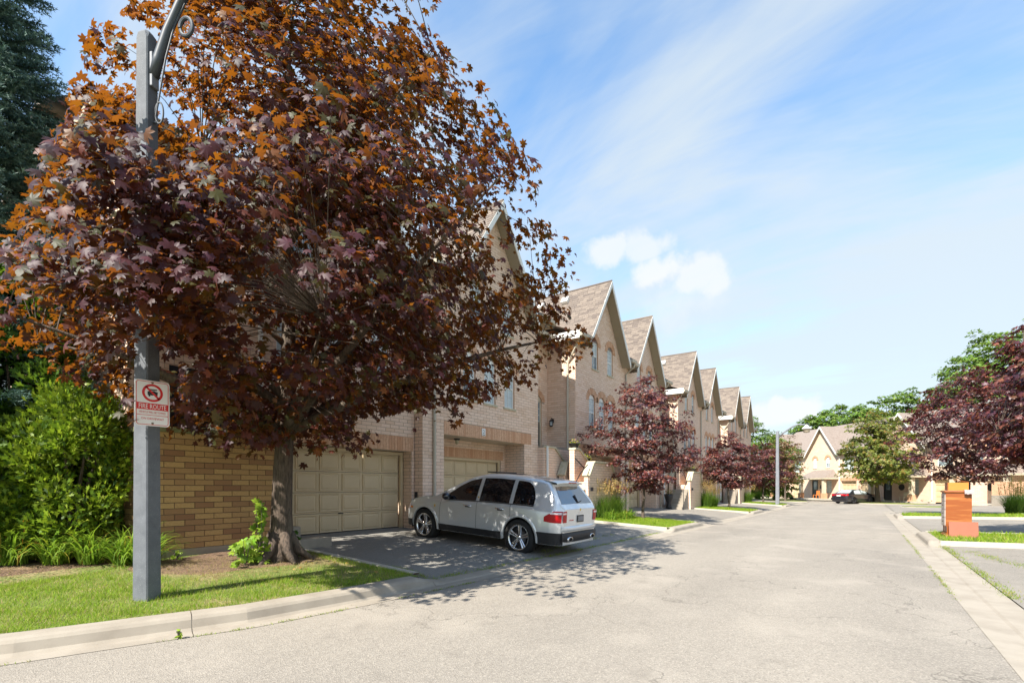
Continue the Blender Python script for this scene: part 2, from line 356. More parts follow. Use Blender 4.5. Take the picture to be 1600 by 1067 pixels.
ys = [-900, -300, -100, -60, -30, -20, -15, -11.6, -8, -5, -3, -1.6, -1, 1, 4, 5, 6, 8, 11.2, 14, 20, 30, 60, 100, 300, 900]
sheet('ground', xs, ys, low_z, 'terrain')
# left lip of the asphalt and right lip
b = MB(); xs = rngf(-9, 40, .5)
b.grid([[(x, y0 + (lip_y(x) - y0) * t, base(x)) for x in xs] for y0 in (-1.0,) for t in (0, .25, .5, .75, 1)], 0)
b.grid([[(x, -1 + (lip_y(x) + 1) * t, base(x)) for x in rngf(40, 72, 4)] for t in (0, .5, 1)], 0)
b.grid([[(x, -1 - (30 if x > 42 else 8) * t, base(x)) for x in rngf(40, 72, 4)] for t in (0, .5, 1)], 0)
b.grid([[(x, 4.76 + 12 * t, base(x)) for x in rngf(58.6, 72, 3.35)] for t in (0, .5, 1)], 0)
b.build('road', 'asphalt_road'); bpy.data.objects['road']['kind'] = 'structure'

LAWN_L = [(-9, 5.35), (16.3, 19.9), (30.6, 34.1), (44.8, 48.4)]
LAWN_R = [(2.6, 4.6), (16.3, 19.9), (30.6, 34.1)]
def hfac(x, rr, r=.55):
    v = 0
    for a, c in rr: v = max(v, min(1, max(0, (x - a) / r + .5)) * min(1, max(0, (c - x) / r + .5)))
    return v * v * (3 - 2 * v)
PROF = [(0, .004), (.28, -.008), (.31, .02), (.335, .10), (.36, .128), (.40, .145), (.55, .15), (.57, .148), (.575, -.1)]
def kerb(name, path, rr, side, seg=3.0):
    root = tag(empty(name), kind='structure')
    pts = [Vector((p[0], p[1], 0)) for p in path]; S_ = []; tot = 0
    dense = []
    for a, c in zip(pts, pts[1:]):
        k = max(1, int((c - a).length / .25))
        for i in range(k): dense.append(a + (c - a) * i / k)
    dense.append(pts[-1]); cur = []; acc = 0
    rows = []
    for i, p in enumerate(dense):
        d = (dense[min(i + 1, len(dense) - 1)] - dense[max(i - 1, 0)]).normalized(); nn = Vector((-d.y, d.x, 0)) * side
        h = hfac(p.x, rr); row = []
        for t, z in PROF:
            zz_ = z if z <= .004 else (.03 + (z - .03) * h if z > .03 else z)
            if t > .3 and h < 1: zz_ = z * h + (1 - h) * (.006 + .05 * (t - .3)) if z > 0 else z
            q = p + nn * t; row.append((q.x, q.y, base(q.x) + zz_))
        rows.append(row)
    low = [[(x, y, z - .012) for x, y, z in r] for r in rows]
    if side > 0: low = [r[::-1] for r in low]
    fb = MB(); fb.grid(low[::-1], 0); fb.build('joint_filler', 'concrete', root)
    i = 0; stp = int(seg / .25)
    while i < len(rows) - 1:
        j = min(i + stp, len(rows) - 1); bb = MB(); R0 = [list(r) for r in rows[i:j + 1]]
        # leave a joint of about 8 mm
        R0[-1] = [tuple(Vector(u).lerp(Vector(w), .965)) for u, w in zip(R0[-2], R0[-1])] if len(R0) > 1 else R0[-1]
        if side > 0: R0 = [r[::-1] for r in R0]
        bb.grid([list(r) for r in R0][::-1], 0); w = len(PROF)
        bb.f.append(tuple(range(w))); bb.r.append(0); bb.f.append(tuple(range(len(bb.v) - w, len(bb.v)))); bb.r.append(0)
        bb.build('kerb_stone', 'concrete', root); i = j
    return root
kerb('left_kerb', LIP, LAWN_L, 1)
kerb('right_kerb', RIP, LAWN_R, -1)
# joint filler under the kerbs
# driveways (left, right)
for i, (a, c, m_) in enumerate(((5.47, 16.3, 'asphalt_drive'), (20.0, 30.6, 'asphalt_drive_pale'), (34.2, 44.8, 'asphalt_drive_pale'), (48.5, 58.6, 'asphalt_drive_pale'))):
    sheet('driveway', rngf(a, c, .9), [0] + rngf(.02, 1, .1), lambda x, y: 0, m_)
    o = C.objects[-1]; me = o.data
    for v in me.vertices:
        y0 = lip_y(v.co.x) + .57; y = y0 + (10.95 - y0) * v.co.y; v.co.y = y; v.co.z = drive_z(v.co.x, y) + (.0 if i else .0)
for a, c in ((4.7, 16.3), (20.0, 30.6), (34.2, 60)):
    sheet('driveway', rngf(a, c, .9), rngf(-14, -1.575, .8), rdrive_z, 'asphalt_drive_pale')
# lawns
def lawn(name, x0, x1, y0f, y1, zf, m_='lawn_soil', inside=None, st=.5):
    b = MB(); P = []
    for x in rngf(x0, x1, st): P.append([(x, y0f(x) + (y1 - y0f(x)) * t, zf(x, y0f(x) + (y1 - y0f(x)) * t)) for t in np.linspace(0, 1, 10)])
    b.grid([list(r) for r in zip(*P)], 0); o = b.build(name, m_); return tag(o, kind='structure')
kb = lambda x: lip_y(x) + .50
lawn('lawn', -9, 5.3, kb, 9.45, lambda x, y: lawn_z(x, y))
lawn('planting_bed', -9, 5.3, lambda x: 9.45, 30, lambda x, y: lawn_z(x, y), 'mulch')
for a, c in LAWN_L[1:]: lawn('lawn', a + .02, c + .05, kb, 9.9, lawn_z)
for a, c in LAWN_R: lawn('lawn', a + .02, c + .05, lambda x: -1.57, -14, rlawn_z)
pb = MB(); P_ = []
for t in np.linspace(0, 1, 9):
    P_.append([(4.15 + t * (1.55 + .12 * math.sin(3 * a)) * math.cos(a), 8.55 + t * (.95 + .10 * math.sin(5 * a + 1)) * math.sin(a), 0) for a in np.linspace(0, 2 * math.pi, 41)])
P_ = [[(min(x, 5.3), y, lawn_z(x, y) + .012 - .012 * (i == 8)) for x, y, z in r] for i, r in enumerate(P_)]; pb.grid(P_, 0); tag(pb.build('planting_bed', 'mulch'), kind='structure')
# concrete edging strips beside the driveways
def edging(x, y0, y1, zf, w=.13):
    root = C.objects.get('x')
    b = MB(); k = 12
    P = [[(x - w / 2 if s_ in (0, 1) else x + w / 2, y0 + (y1 - y0) * i / k, zf(x, y0 + (y1 - y0) * i / k) + (-.2 if s_ in (0, 3) else .018)) for i in range(k + 1)] for s_ in (0, 1, 2, 3)]
    b.grid(P, 0); return tag(b.build('edging_strip', 'concrete_white'), kind='structure')
edging(5.38, 5.7, 8.9, lambda x, y: max(lawn_z(x, y), drive_z(x, y)))
for a, c in LAWN_L[1:]:
    edging(a + .06, 5.34, 9.8, lawn_z); edging(c + .06, 5.34, 9.8, lawn_z)
for a, c in LAWN_R:
    edging(a + .06, -1.56, -14, rlawn_z); edging(c + .06, -1.56, -14, rlawn_z)
# far green in the turning area and its kerb
def oval(name, cx, cy, rx, ry, rot, z, m_, h, k=28):
    b = MB(); top = []
    for i in range(k):
        t = 2 * math.pi * i / k; u, v = rx * math.copysign(abs(math.cos(t)) ** .7, math.cos(t)), ry * math.copysign(abs(math.sin(t)) ** .7, math.sin(t)); top.append((cx + u * math.cos(rot) - v * math.sin(rot), cy + u * math.sin(rot) + v * math.cos(rot)))
    b.prism(top, z - .15, z + h, 'z'); return tag(b.build(name, m_), kind='structure')
oval('kerb', 60.3, -1.4, 4.3, 1.9, R_(42), base(60), 'concrete_white', .10)
oval('lawn', 60.3, -1.4, 4.15, 1.75, R_(42), base(60), 'lawn_soil', .13)
oval('kerb', 50.2, -5.2, 3.2, 1.2, R_(-60), base(50), 'concrete_white', .10)
oval('lawn', 50.2, -5.2, 3.05, 1.05, R_(-60), base(50), 'lawn_soil', .13)
oval('kerb', 64.5, 7.6, 3.2, 1.6, R_(42), base(64), 'concrete_white', .10)
oval('lawn', 64.5, 7.6, 3.05, 1.45, R_(42), base(64), 'lawn_soil', .13)

# ---------------------------------------------------------------- house building kit (local frame: front wall at y = 0 facing -y)
BL, BH, JT = .31, .097, .012
def hole(xc, w, z0, z1, rise=0): return dict(xc=xc, w=w, z0=z0, z1=z1, rise=rise)
def hole_iv(h, z):
    if z <= h['z0'] or z >= h['z1']: return None
    sp_ = h['z1'] - h['rise']; hw = h['w'] / 2
    if h['rise'] and z > sp_: hw *= math.sqrt(max(0, 1 - ((z - sp_) / h['rise']) ** 2))
    return (h['xc'] - hw, h['xc'] + hw)
def spans(base_iv, holes, z):
    iv = [base_iv(z)] if base_iv(z) else []
    for h in holes:
        q = hole_iv(h, z)
        if not q: continue
        nw = []
        for a, c in iv:
            if q[1] <= a or q[0] >= c: nw.append((a, c)); continue
            if q[0] > a: nw.append((a, q[0]))
            if q[1] < c: nw.append((q[1], c))
        iv = nw
    return sorted([i for i in iv if i[1] - i[0] > .005])
def outline(h, k=9):
    x0, x1 = h['xc'] - h['w'] / 2, h['xc'] + h['w'] / 2; sp_ = h['z1'] - h['rise']
    P = [(x0, h['z0']), (x1, h['z0'])]
    if h['rise']:
        for i in range(k + 1):
            t = math.pi * i / k; P.append((h['xc'] + h['w'] / 2 * math.cos(t), sp_ + h['rise'] * math.sin(t)))
    else: P += [(x1, h['z1']), (x0, h['z1'])]
    return P
def wall(parent, name, base_iv, holes, z0, z1, at=0.0, side=False, geo=None, m='brick_wall_far', extra_no=(), single=0, goldm=None):
    """one brick wall with its openings; geo: bricks are real geometry, `single` of them separate parts"""
    b = MB(); nzs = int(round((z1 - z0) / BH)); dz = (z1 - z0) / nzs
    def P(u, z): return (at, u, z) if side else (u, at, z)
    for i in range(nzs):
        za, zb = z0 + i * dz, z0 + (i + 1) * dz; A, B_, Mi = spans(base_iv, holes, za + 1e-4), spans(base_iv, holes, zb - 1e-4), spans(base_iv, holes, (za + zb) / 2)
        if len(A) == len(Mi) == len(B_):
            for (a, c), (d, e) in zip(A, B_): q = [P(a, za), P(c, za), P(e, zb), P(d, zb)]; b.add(q if not side else q[::-1], [(0, 1, 2, 3)])
        else:
            for a, c in Mi: q = [P(a, za), P(c, za), P(c, zb), P(a, zb)]; b.add(q if not side else q[::-1], [(0, 1, 2, 3)])
    o = b.build(name, m if not geo else ('mortar' if geo != 'gold' else 'mortar_dark'), parent)
    if not geo: return o
    bricks = []
    for i in range(nzs):
        zc = z0 + (i + .5) * dz; off = (i % 2) * BL / 2 - .07
        for a, c in spans(base_iv, list(holes) + list(extra_no), zc):
            k = math.floor((a - off) / BL)
            while off + k * BL < c:
                xa, xb = max(a, off + k * BL + JT / 2), min(c, off + (k + 1) * BL - JT / 2); k += 1
                if xb - xa > .035: bricks.append((xa, xb, zc - dz / 2 + JT / 2, zc + dz / 2 - JT / 2))
    mw = parent.matrix_basis if parent.parent is None else parent.parent.matrix_basis @ parent.matrix_basis
    def dist(q): return (mw @ Vector(P((q[0] + q[1]) / 2, (q[2] + q[3]) / 2)) - Vector((0, 0, 1.5))).length
    bricks.sort(key=dist)
    b = MB(); pr = .009
    for n_, (xa, xb, za, zb) in enumerate(bricks):
        jit = rng.uniform(-.0015, .0015)
        if n_ < single:
            o = bpy.data.objects.new('brick', unit_brick(geo)); C.objects.link(o); o.parent = parent
            o.location = P((xa + xb) / 2, (za + zb) / 2); d = pr + jit
            if side: o.location.x = at - d / 2; o.scale = (d, xb - xa, zb - za)
            else: o.location.y = at - d / 2; o.scale = (xb - xa, d, zb - za)
        elif side: b.box(at - pr - jit, at, xa, xb, za, zb, skip='r')
        else: b.box(xa, xb, at - pr - jit, at, za, zb, skip='k')
    if b.v: b.build('brickwork', 'brick_buff' if geo != 'gold' else 'brick_gold_single', parent, stuff=True)
_ub = {}
def unit_brick(kind):
    if kind not in _ub:
        b = MB().box(-.5, .5, -.5, .5, -.5, .5); o = b.build('brick', 'brick_gold_single' if kind == 'gold' else 'brick_buff_single'); _ub[kind] = o.data; bpy.data.objects.remove(o)
    return _ub[kind]
def soldier_band(parent, x0, x1, z0, z1, y=0, name='lintel', ends=True, side=False):
    b = MB(); w = .0975; k = max(1, round((x1 - x0) / w)); w = (x1 - x0) / k
    for i in range(k):
        a, c = x0 + i * w + .004, x0 + (i + 1) * w - .004; j = rng.uniform(0, .002)
        if side: b.box(y - .014 - j, y + .0, a, c, z0 + .004, z1 - .004)
        else: b.box(a, c, y - .014 - j, y + .0, z0 + .004, z1 - .004)
    o = b.build(name, 'brick_orange', parent)
    bb = MB()
    if side: bb.box(y - .006, y + .002, x0, x1, z0, z1)
    else: bb.box(x0, x1, y - .006, y + .002, z0, z1)
    bb.build('mortar_bed', 'mortar', o)
    return o
def window(parent, h, y=0, arch=True, far=False, dark=.5, bars=True, name='window', side=False, fill=True):
    """one window: frame with pane, sash bars, sill and brick arch; opening h"""
    O = outline(h, 9); d = .11
    hi = dict(h); hi['w'] = h['w'] - .10; hi['z0'] = h['z0'] + .05; hi['z1'] = h['z1'] - (.05 if not (h['rise'] and fill) else h['rise'] * .8); hi['rise'] = 0 if (h['rise'] and fill) else max(0, h['rise'] - .03)
    f = MB()
    yf = y + .05
    m_ = len(O)
    # frame face: build as strips between outer outline and inner rectangle
    hz0, hz1 = hi['z0'], hi['z1']; x0, x1 = h['xc'] - h['w'] / 2, h['xc'] + h['w'] / 2; a0, a1 = h['xc'] - hi['w'] / 2, h['xc'] + hi['w'] / 2; spz = h['z1'] - h['rise']
    if hi['rise'] == 0:
        f.box(x0, a0, yf, yf + .05, h['z0'], min(hz1, spz) if h['rise'] else hz1); f.box(a1, x1, yf, yf + .05, h['z0'], min(hz1, spz) if h['rise'] else hz1)
        f.box(a0, a1, yf, yf + .05, h['z0'], hz0)
        if h['rise']:
            top = [(x0, min(hz1, spz)), (x1, min(hz1, spz))] + O[2:]
            if hz1 > spz:
                f.prism([(x0, spz), (a0, spz), (a0, hz1), (x0 + .035, hz1)], yf, yf + .05); f.prism([(a1, spz), (x1, spz), (x1 - .035, hz1), (a1, hz1)], yf, yf + .05)
                P = [(x0 + .03, hz1), (x1 - .03, hz1)] + [q for q in O[2:] if q[1] > hz1 + .01]; f.prism(P, yf, yf + .05)
            else: f.prism(top, yf, yf + .05)
        else: f.box(x0, x1, yf, yf + .05, hz1, h['z1'])
    fr = f.build(name, 'white_paint', parent)
    zc = (hz0 + hz1) / 2
    MB().add([(a0, yf + .03, hz0), (a1, yf + .03, hz0), (a1, yf + .03, zc), (a0, yf + .03, zc)], [(0, 1, 2, 3)]).build('pane', 'glass' if rng.random() < dark else 'blind', fr)
    MB().add([(a0, yf + .02, zc), (a1, yf + .02, zc), (a1, yf + .02, hz1), (a0, yf + .02, hz1)], [(0, 1, 2, 3)]).build('pane', 'blind', fr)
    s = MB().box(a0, a1, yf + .003, yf + .034, zc - .025, zc + .025)
    if bars:
        s.box(h['xc'] - .009, h['xc'] + .009, yf + .012, yf + .032, hz0, zc - .026); s.box(h['xc'] - .009, h['xc'] + .009, yf + .010, yf + .022, zc + .026, hz1)
        for t in (.33, .67): s.box(a0, a1, yf + .008, yf + .0215, zc + (hz1 - zc) * t - .008, zc + (hz1 - zc) * t + .008)
    s.build('sash_bars', 'white_paint', fr)
    MB().box(x0 - .06, x1 + .06, y - .045, y + .06, h['z0'] - .065, h['z0'] - .002).build('sill', 'capstone', fr)
    # reveal
    r = MB(); n_ = len(O)
    for i in range(n_):
        if i == 0: continue
        (p, q), (p2, q2) = O[i], O[(i + 1) % n_]; r.add([(p, y, q), (p, yf + .004, q), (p2, yf + .004, q2), (p2, y, q2)], [(0, 1, 2, 3)])
    r.build('reveal', 'brick_orange', fr)
    if arch and h['rise']:
        a = MB(); rad = h['w'] / 2; k = 13; e0 = R_(-8)
        def pt(t, e): return (h['xc'] + (rad + e) * math.cos(t), spz + (h['rise'] + e) * math.sin(t))
        for i in range(k):
            t0, t1 = e0 + (math.pi - 2 * e0) * (i + .04) / k, e0 + (math.pi - 2 * e0) * (i + .96) / k
            a.prism([pt(t0, .002), pt(t0, .27), pt(t1, .27), pt(t1, .002)], y - .015, y + .001)
        a.build('brick_arch', 'brick_orange', fr)
    return fr
_gp = {}
def garage_door(parent, x0, x1, z0, z1, y, rows=4, colw=.61, objs=True):
    d = MB().box(x0, x1, y, y + .05, z0, z1).build('garage_door', 'door_beige', parent)
    cols = max(2, round((x1 - x0) / colw)); cw = (x1 - x0) / cols; rh = (z1 - z0) / rows
    key = (round(cw, 3), round(rh, 3))
    if key not in _gp:
        b = MB(); w, h = cw / 2 - .035, rh / 2 - .035
        b.add([(-w, 0, -h), (w, 0, -h), (w, 0, h), (-w, 0, h), (-w + .012, -.022, -h + .012), (w - .012, -.022, -h + .012), (w - .012, -.022, h - .012), (-w + .012, -.022, h - .012),
               (-w + .045, -.006, -h + .045), (w - .045, -.006, -h + .045), (w - .045, -.006, h - .045), (-w + .045, -.006, h - .045), (-w + .075, -.020, -h + .075), (w - .075, -.020, -h + .075), (w - .075, -.020, h - .075), (-w + .075, -.020, h - .075)],
              [q for k in (0, 4, 8) for q in [(k, k + 1, k + 5, k + 4), (k + 1, k + 2, k + 6, k + 5), (k + 2, k + 3, k + 7, k + 6), (k + 3, k, k + 4, k + 7)]] + [(12, 13, 14, 15)])
        o = b.build('panel', 'door_beige'); _gp[key] = o.data; bpy.data.objects.remove(o)
    for r in range(rows):
        for c in range(cols):
            o = bpy.data.objects.new('panel', _gp[key]); C.objects.link(o); o.parent = d; o.location = (x0 + (c + .5) * cw, y - .001, z0 + (r + .5) * rh)
    g = MB()
    for r in range(1, rows): g.box(x0, x1, y - .003, y - .001, z0 + r * rh - .005, z0 + r * rh + .005)
    g.build('section_joint', 'black_plastic', d)
    MB().box(x0, x1, y - .012, y - .001, z0 - .02, z0 + .035).build('weather_seal', 'black_plastic', d)
    MB().box((x0 + x1) / 2 - .07, (x0 + x1) / 2 + .07, y - .03, y - .004, z0 + rh - .03, z0 + rh - .008).build('handle', 'black_metal', d)
    return d
def shingled_slope(parent, A, B_, D, name='shingle_courses', expo=.15, tab=.30):
    """A = lower front corner, B_ = upper front corner, D = depth vector: tabs laid on the slope"""
    A, B_, D = Vector(A), Vector(B_), Vector(D); up = B_ - A; Ls, Ld = up.length, D.length; u = up / Ls; d = D / Ld; nn = u.cross(d); 
    if nn.z < 0: nn = -nn
    V = []; F = []; b = MB(); k = int(Ls / expo)
    for i in range(k + 1):
        s0, s1 = i * expo, min(Ls, (i + 1) * expo + .01)
        if s1 - s0 < .02: continue
        off = -rng.uniform(0, tab); x = off
        while x < Ld:
            w = tab * rng.choice((1, 1, .7, 1.25)); a, c = max(0, x + .004), min(Ld, x + w - .004); x += w
            if c - a < .02: continue
            t = .009 + rng.uniform(0, .005); P0 = A + u * (s0 - rng.uniform(0, .006)); P1 = A + u * s1
            q = [P0 + d * a, P0 + d * c, P1 + d * c, P1 + d * a]; b.add([*q, q[0] + nn * t, q[1] + nn * t, q[2] + nn * .002, q[3] + nn * .002], [(4, 5, 6, 7), (0, 1, 5, 4), (1, 2, 6, 5), (3, 0, 4, 7)])
    return b.build(name, 'shingle', parent, stuff=True)
def gable_roof(parent, c, half, ze, apex, y0, y1, near=True, over=.16, th=.16, m='roof_far', fascia='white_paint', vents=0):
    sl = (apex - ze) / half; xl, xr = c - half - over, c + half + over; zl = apex - sl * (half + over)
    r = MB()
    r.prism([(xl, zl), (c, apex), (c, apex + th), (xl - .0, zl + th)], y0, y1); r.prism([(c, apex), (xr, zl), (xr, zl + th), (c, apex + th)], y0, y1)
    ro = r.build('roof', 'shingle' if near else m, parent)
    if near:
        for s_, xx in ((1, xl), (-1, xr)): shingled_slope(ro, (xx, y0 - .02, zl + th + .002), (c, y0 - .02, apex + th + .002), (0, y1 - y0, 0))
        MB().tube([(c, y0 - .02, apex + th + .0), (c, y1, apex + th)], .05, 6).build('ridge_cap', 'shingle', ro)
    f = MB(); fw = .20
    f.prism([(xl, zl - fw * .45), (c, apex - fw * .45 - .02), (c, apex + th - .01), (xl, zl + th - .01)], y0 - .035, y0 - .002); f.prism([(c, apex - fw * .45 - .02), (xr, zl - fw * .45), (xr, zl + th - .01), (c, apex + th - .01)], y0 - .035, y0 - .002)
    f.build('fascia', fascia, parent)
    s = MB(); s.prism([(xl, zl - .03), (c, apex - .05), (c, apex - .004), (xl, zl - .004)][::1], y0, -.02); s.prism([(c, apex - .05), (xr, zl - .03), (xr, zl - .004), (c, apex - .004)], y0, -.02)
    # board lines of the soffit
    L_ = math.hypot(half + over, apex - zl); k = int(L_ / .3)
    for i in range(1, k):
        t = i / k
        for sg in (1, -1):
            X = c - sg * (half + over) * (1 - t); Z = zl + (apex - zl) * t - .045; s.box(X - .006, X + .006, y0 + .02, -.03, Z + .004, Z + .016)
    s.build('soffit', 'soffit', parent)
    for i in range(vents):
        vx = c - .42; vz = apex + th - .42 * sl; v = MB(); yy = 1.7 + i * 1.35
        a = math.atan(sl); bx = MB().box(-.16, .16, -.17, .17, 0, .16)
        o = bx.build('roof_vent', 'white_paint', ro, bevel=.01); o.location = (vx, yy, vz + .02); o.rotation_euler = (0, -a, 0)
    return ro
def eave(parent, x0, x1, ze, y=-.45, back=0.0, gut=True, caps=(True, True)):
    """boxed eave with fascia and gutter between x0 and x1"""
    e = MB(); e.box(x0, x1, y, back - .012, ze - .10, ze - .06); e.box(x0, x1, y, y + .025, ze - .11, ze + .10)
    e.build('eave_box', 'soffit', parent)
    if gut:
        g = MB(); g.prism([(y - .13, ze + .12), (y - .125, ze + .02), (y - .09, ze - .02), (y - .002, ze - .02), (y - .002, ze + .12)], x0, x1, 'x'); g.box(x0 - .004, x1 + .004, y - .142, y - .12, ze + .105, ze + .13)
        g.build('gutter', 'gutter_paint', parent)
def downspout(parent, x, z0, z1, y=0, from_y=-.5, kick=True, side=False, m='gutter_paint'):
    P = [(x, from_y, z1 + .45), (x, from_y + .02, z1 + .33), (x, y - .06, z1), (x, y - .06, z0 + .15)]
    if kick: P += [(x, y - .09, z0 + .06), (x, y - .25, z0)]
    b = MB().tube(P, .045, 8); o = b.build('downspout', m, parent); return o
def main_roof(parent, x0, x1, ze, ry, rz, cuts, near=False, depth=11, m='roof_far', y_e=-.45):
    """long roof with ridge along x; cuts = x ranges (gables) where the eave starts behind the wall"""
    segs = []; x = x0
    for a, c in sorted(cuts): segs.append((x, a, y_e)); segs.append((a, c, .03)); x = c
    segs.append((x, x1, y_e)); b = MB(); sl = (rz - ze) / (ry - y_e)
    for a, c, y in segs:
        if c - a < .02: continue
        z = ze + (y - y_e) * sl + .10
        b.prism([(y, z), (ry, rz + .10), (ry, rz + .22), (y, z + .12)], a, c, 'x'); 
    b.prism([(ry, rz + .1), (depth, ze + .1), (depth, ze + .22), (ry, rz + .22)], x0, x1, 'x')
    return b.build('main_roof', m, parent)
def body_sides(parent, w, D, ze, left=True, right=True, left_from=0.0, mm='brick_wall_far'):
    if right: wall(parent, 'side_wall', lambda z: (0, D), [], 0, ze, at=w - .001, side=True, m=mm)
    if left: wall(parent, 'side_wall', lambda z: (left_from, D), [], 0, ze, at=.001, side=True, m=mm)
    MB().add([(0, D, 0), (w, D, 0), (w, D, ze), (0, D, ze)], [(0, 1, 2, 3)]).build('back_wall', mm, parent)

ZE, APEX = 7.68, 10.75
def row_house(X0, X1, Yf, label, gc, garage=None, geo=None, single=0, up=(), lo=(), ghalf=2.05, near=False, lint=None, vents=0, ret=None, left_wall=True, spout=None, dep=.9, doorz=2.48, z_extra=None, ov=(0, 0), gl=(True, True), number=None, right_wall=True):
    w = X1 - X0; zb = base((X0 + X1) / 2)
    t = empty('townhouse', (X0, Yf, zb), 0, label, 'townhouse', 'brick townhouses along the left side of the street')
    gz = .33; c = gc - X0
    holes = [hole(g - X0, .60, z0, z1, .24) for g, z0, z1 in list(up) + list(lo)]
    H = list(holes)
    if garage: H.append(hole((garage[0] + garage[1]) / 2 - X0, garage[1] - garage[0], -1, garage[2]))
    sl = (APEX - ZE) / ghalf
    def iv(z):
        if z < ZE: return (0, w)
        hw = ghalf * (1 - (z - ZE) / (APEX - ZE)); return (max(0, c - hw), min(w, c + hw)) if hw > .01 else None
    no = [dict(hole(h['xc'], h['w'] + .54, h['z1'] - h['rise'] - .05, h['z1'] + .27, h['rise'] + .27)) for h in holes]
    if garage and lint: no.append(hole((lint[0] + lint[1]) / 2 - X0, lint[1] - lint[0], garage[2], garage[2] + .40))
    wall(t, 'front_wall', iv, H, 0, APEX - .02, geo=geo, extra_no=no, single=single)
    for h in holes: window(t, h, far=not near)
    if garage:
        g0, g1, gt = garage[0] - X0, garage[1] - X0, garage[2]
        soldier_band(t, lint[0] - X0, lint[1] - X0, gt, gt + .40)
        wall(t, 'recess_wall', lambda z: (0, dep), [], 0, gt, at=g0, side=True, m='brick_wall_far'); wall(t, 'recess_wall', lambda z: (0, dep), [], 0, gt, at=g1, side=True, m='brick_wall_far')
        MB().box(g0, g1, .0, dep, gt, gt + .05).build('recess_ceiling', 'trim_beige', t)
        if gt > doorz + .1:
            wall(t, 'recess_wall', lambda z: (g0, g1), [hole((g0 + g1) / 2, g1 - g0 - .5, -1, doorz)], 0, gt, at=dep, m='brick_wall_far', geo=('b' if geo else None), single=120 if geo else 0, extra_no=[hole((g0 + g1) / 2, g1 - g0 - .2, doorz, doorz + .33)])
            soldier_band(t, g0 + .1, g1 - .1, doorz, doorz + .33, dep); a, b_ = g0 + .25, g1 - .25
        else: a, b_ = g0, g1
        fr = MB(); fr.box(a, a + .10, dep + .02, dep + .09, gz - .2, doorz); fr.box(b_ - .10, b_, dep + .02, dep + .09, gz - .2, doorz); fr.box(a + .1, b_ - .1, dep + .02, dep + .09, doorz - .08, doorz); fr.build('door_frame', 'door_beige', t)
        garage_door(t, a + .10, b_ - .10, gz, doorz - .08, dep + .12)
    gable_roof(t, c, ghalf, ZE, APEX, -.45, 8, near=near, vents=vents)
    cl, cr = c - ghalf - .16, c + ghalf + .16
    if gl[0] and cl > -ov[0] + .1: eave(t, -ov[0], cl, ZE)
    if gl[1] and cr < w + ov[1] - .1: eave(t, cr, w + ov[1], ZE)
    main_roof(t, -ov[0], w + ov[1], ZE, 4.0, ZE + 1.9, [(max(-ov[0] + .001, cl), min(w + ov[1] - .001, cr))])
    body_sides(t, w, 9.5, ZE, left=left_wall, right=right_wall)
    if spout is not None: downspout(t, spout - X0, .25, ZE - .5)
    return t
WU = lambda *xc: [(x, 6.78, 8.14) for x in xc]
WL = lambda *xc: [(x, 4.15, 5.62) for x in xc]
# first house, set back, behind the large maple
h1 = row_house(3.05, 9.74, 10.42, 'brick townhouse nearest the camera, mostly hidden behind the large crimson maple', 7.2, garage=(5.62, 9.64, 2.50), geo='b', single=300, up=WU(6.35, 8.35), lo=WL(6.0, 7.25, 8.5), near=True, lint=(5.5, 9.70), dep=.32, ov=(.45, 0), left_wall=False)
h1['kind_note'] = ''; del h1['kind_note']
wall(h1, 'side_wall', lambda z: (0, 9.5), [hole(2.4, .8, 4.2, 5.6), hole(5.5, .8, 6.8, 8.0)], 0, ZE, at=0, side=True, geo='b', single=0)
# hipped eave along the end wall
e = MB(); e.box(-.45, -.43, -.45, 9.5, ZE - .11, ZE + .10); e.box(-.43, -.012, -.45, 9.5, ZE - .10, ZE - .06); e.build('eave_box', 'soffit', h1)
MB().prism([(-.58, ZE + .12), (-.575, ZE + .02), (-.54, ZE - .02), (-.452, ZE - .02), (-.452, ZE + .12)], -.45, 9.5, 'y').build('gutter', 'gutter_paint', h1)
# raised side door with its dark leaf
MB().box(.62, 1.62, -.02, .05, 1.55, 3.75).build('side_door', 'dark_door', h1)
MB().box(2.25, 2.33, -.09, -.015, 1.2, 6.5).build('downspout', 'white_paint', h1)
# second house: flat wall with garage number plate
h2 = row_house(9.76, 15.78, 10.1, 'brick townhouse behind the silver car, with the white number plate over its garage', 12.95, garage=(10.62, 14.85, 3.06), geo='b', single=300, up=WU(12.1, 13.8), lo=[(11.78, 4.25, 5.78), (12.83, 4.25, 5.78), (13.93, 4.25, 5.78)], near=True, lint=(10.62, 15.3), ov=(0, .45), right_wall=True)
downspout(h2, .42, .35, ZE - .5)
d_ = MB().box(2.62, 2.80, -.032, -.018, 3.16, 3.40).build('number_plate', 'white_sign', h2, bevel=.006)
text('2', .17, 'sign_black', d_, (2.71, -.034, 3.29), (R_(90), 0, 0), 'numeral'); MB().box(2.65, 2.77, -.035, -.032, 3.185, 3.205).build('plate_line', 'sign_black', d_)
b = MB(); b.lathe([(0, 0), (.11, 0), (.10, -.03), (.07, -.05)], 12, c=(2.05, .55, 3.05)); lg = b.build('ceiling_lamp', 'black_metal', h2); MB().lathe([(.06, -.05), (.055, -.16), (.0, -.18)], 10, c=(2.05, .55, 3.05)).build('lamp_glass', 'capstone', lg)
k = MB().box(-.02, 0, -.28, -.18, 1.12, 1.36).build('meter_box', 'black_plastic', h2); k.location = (-.012, .46, 0)
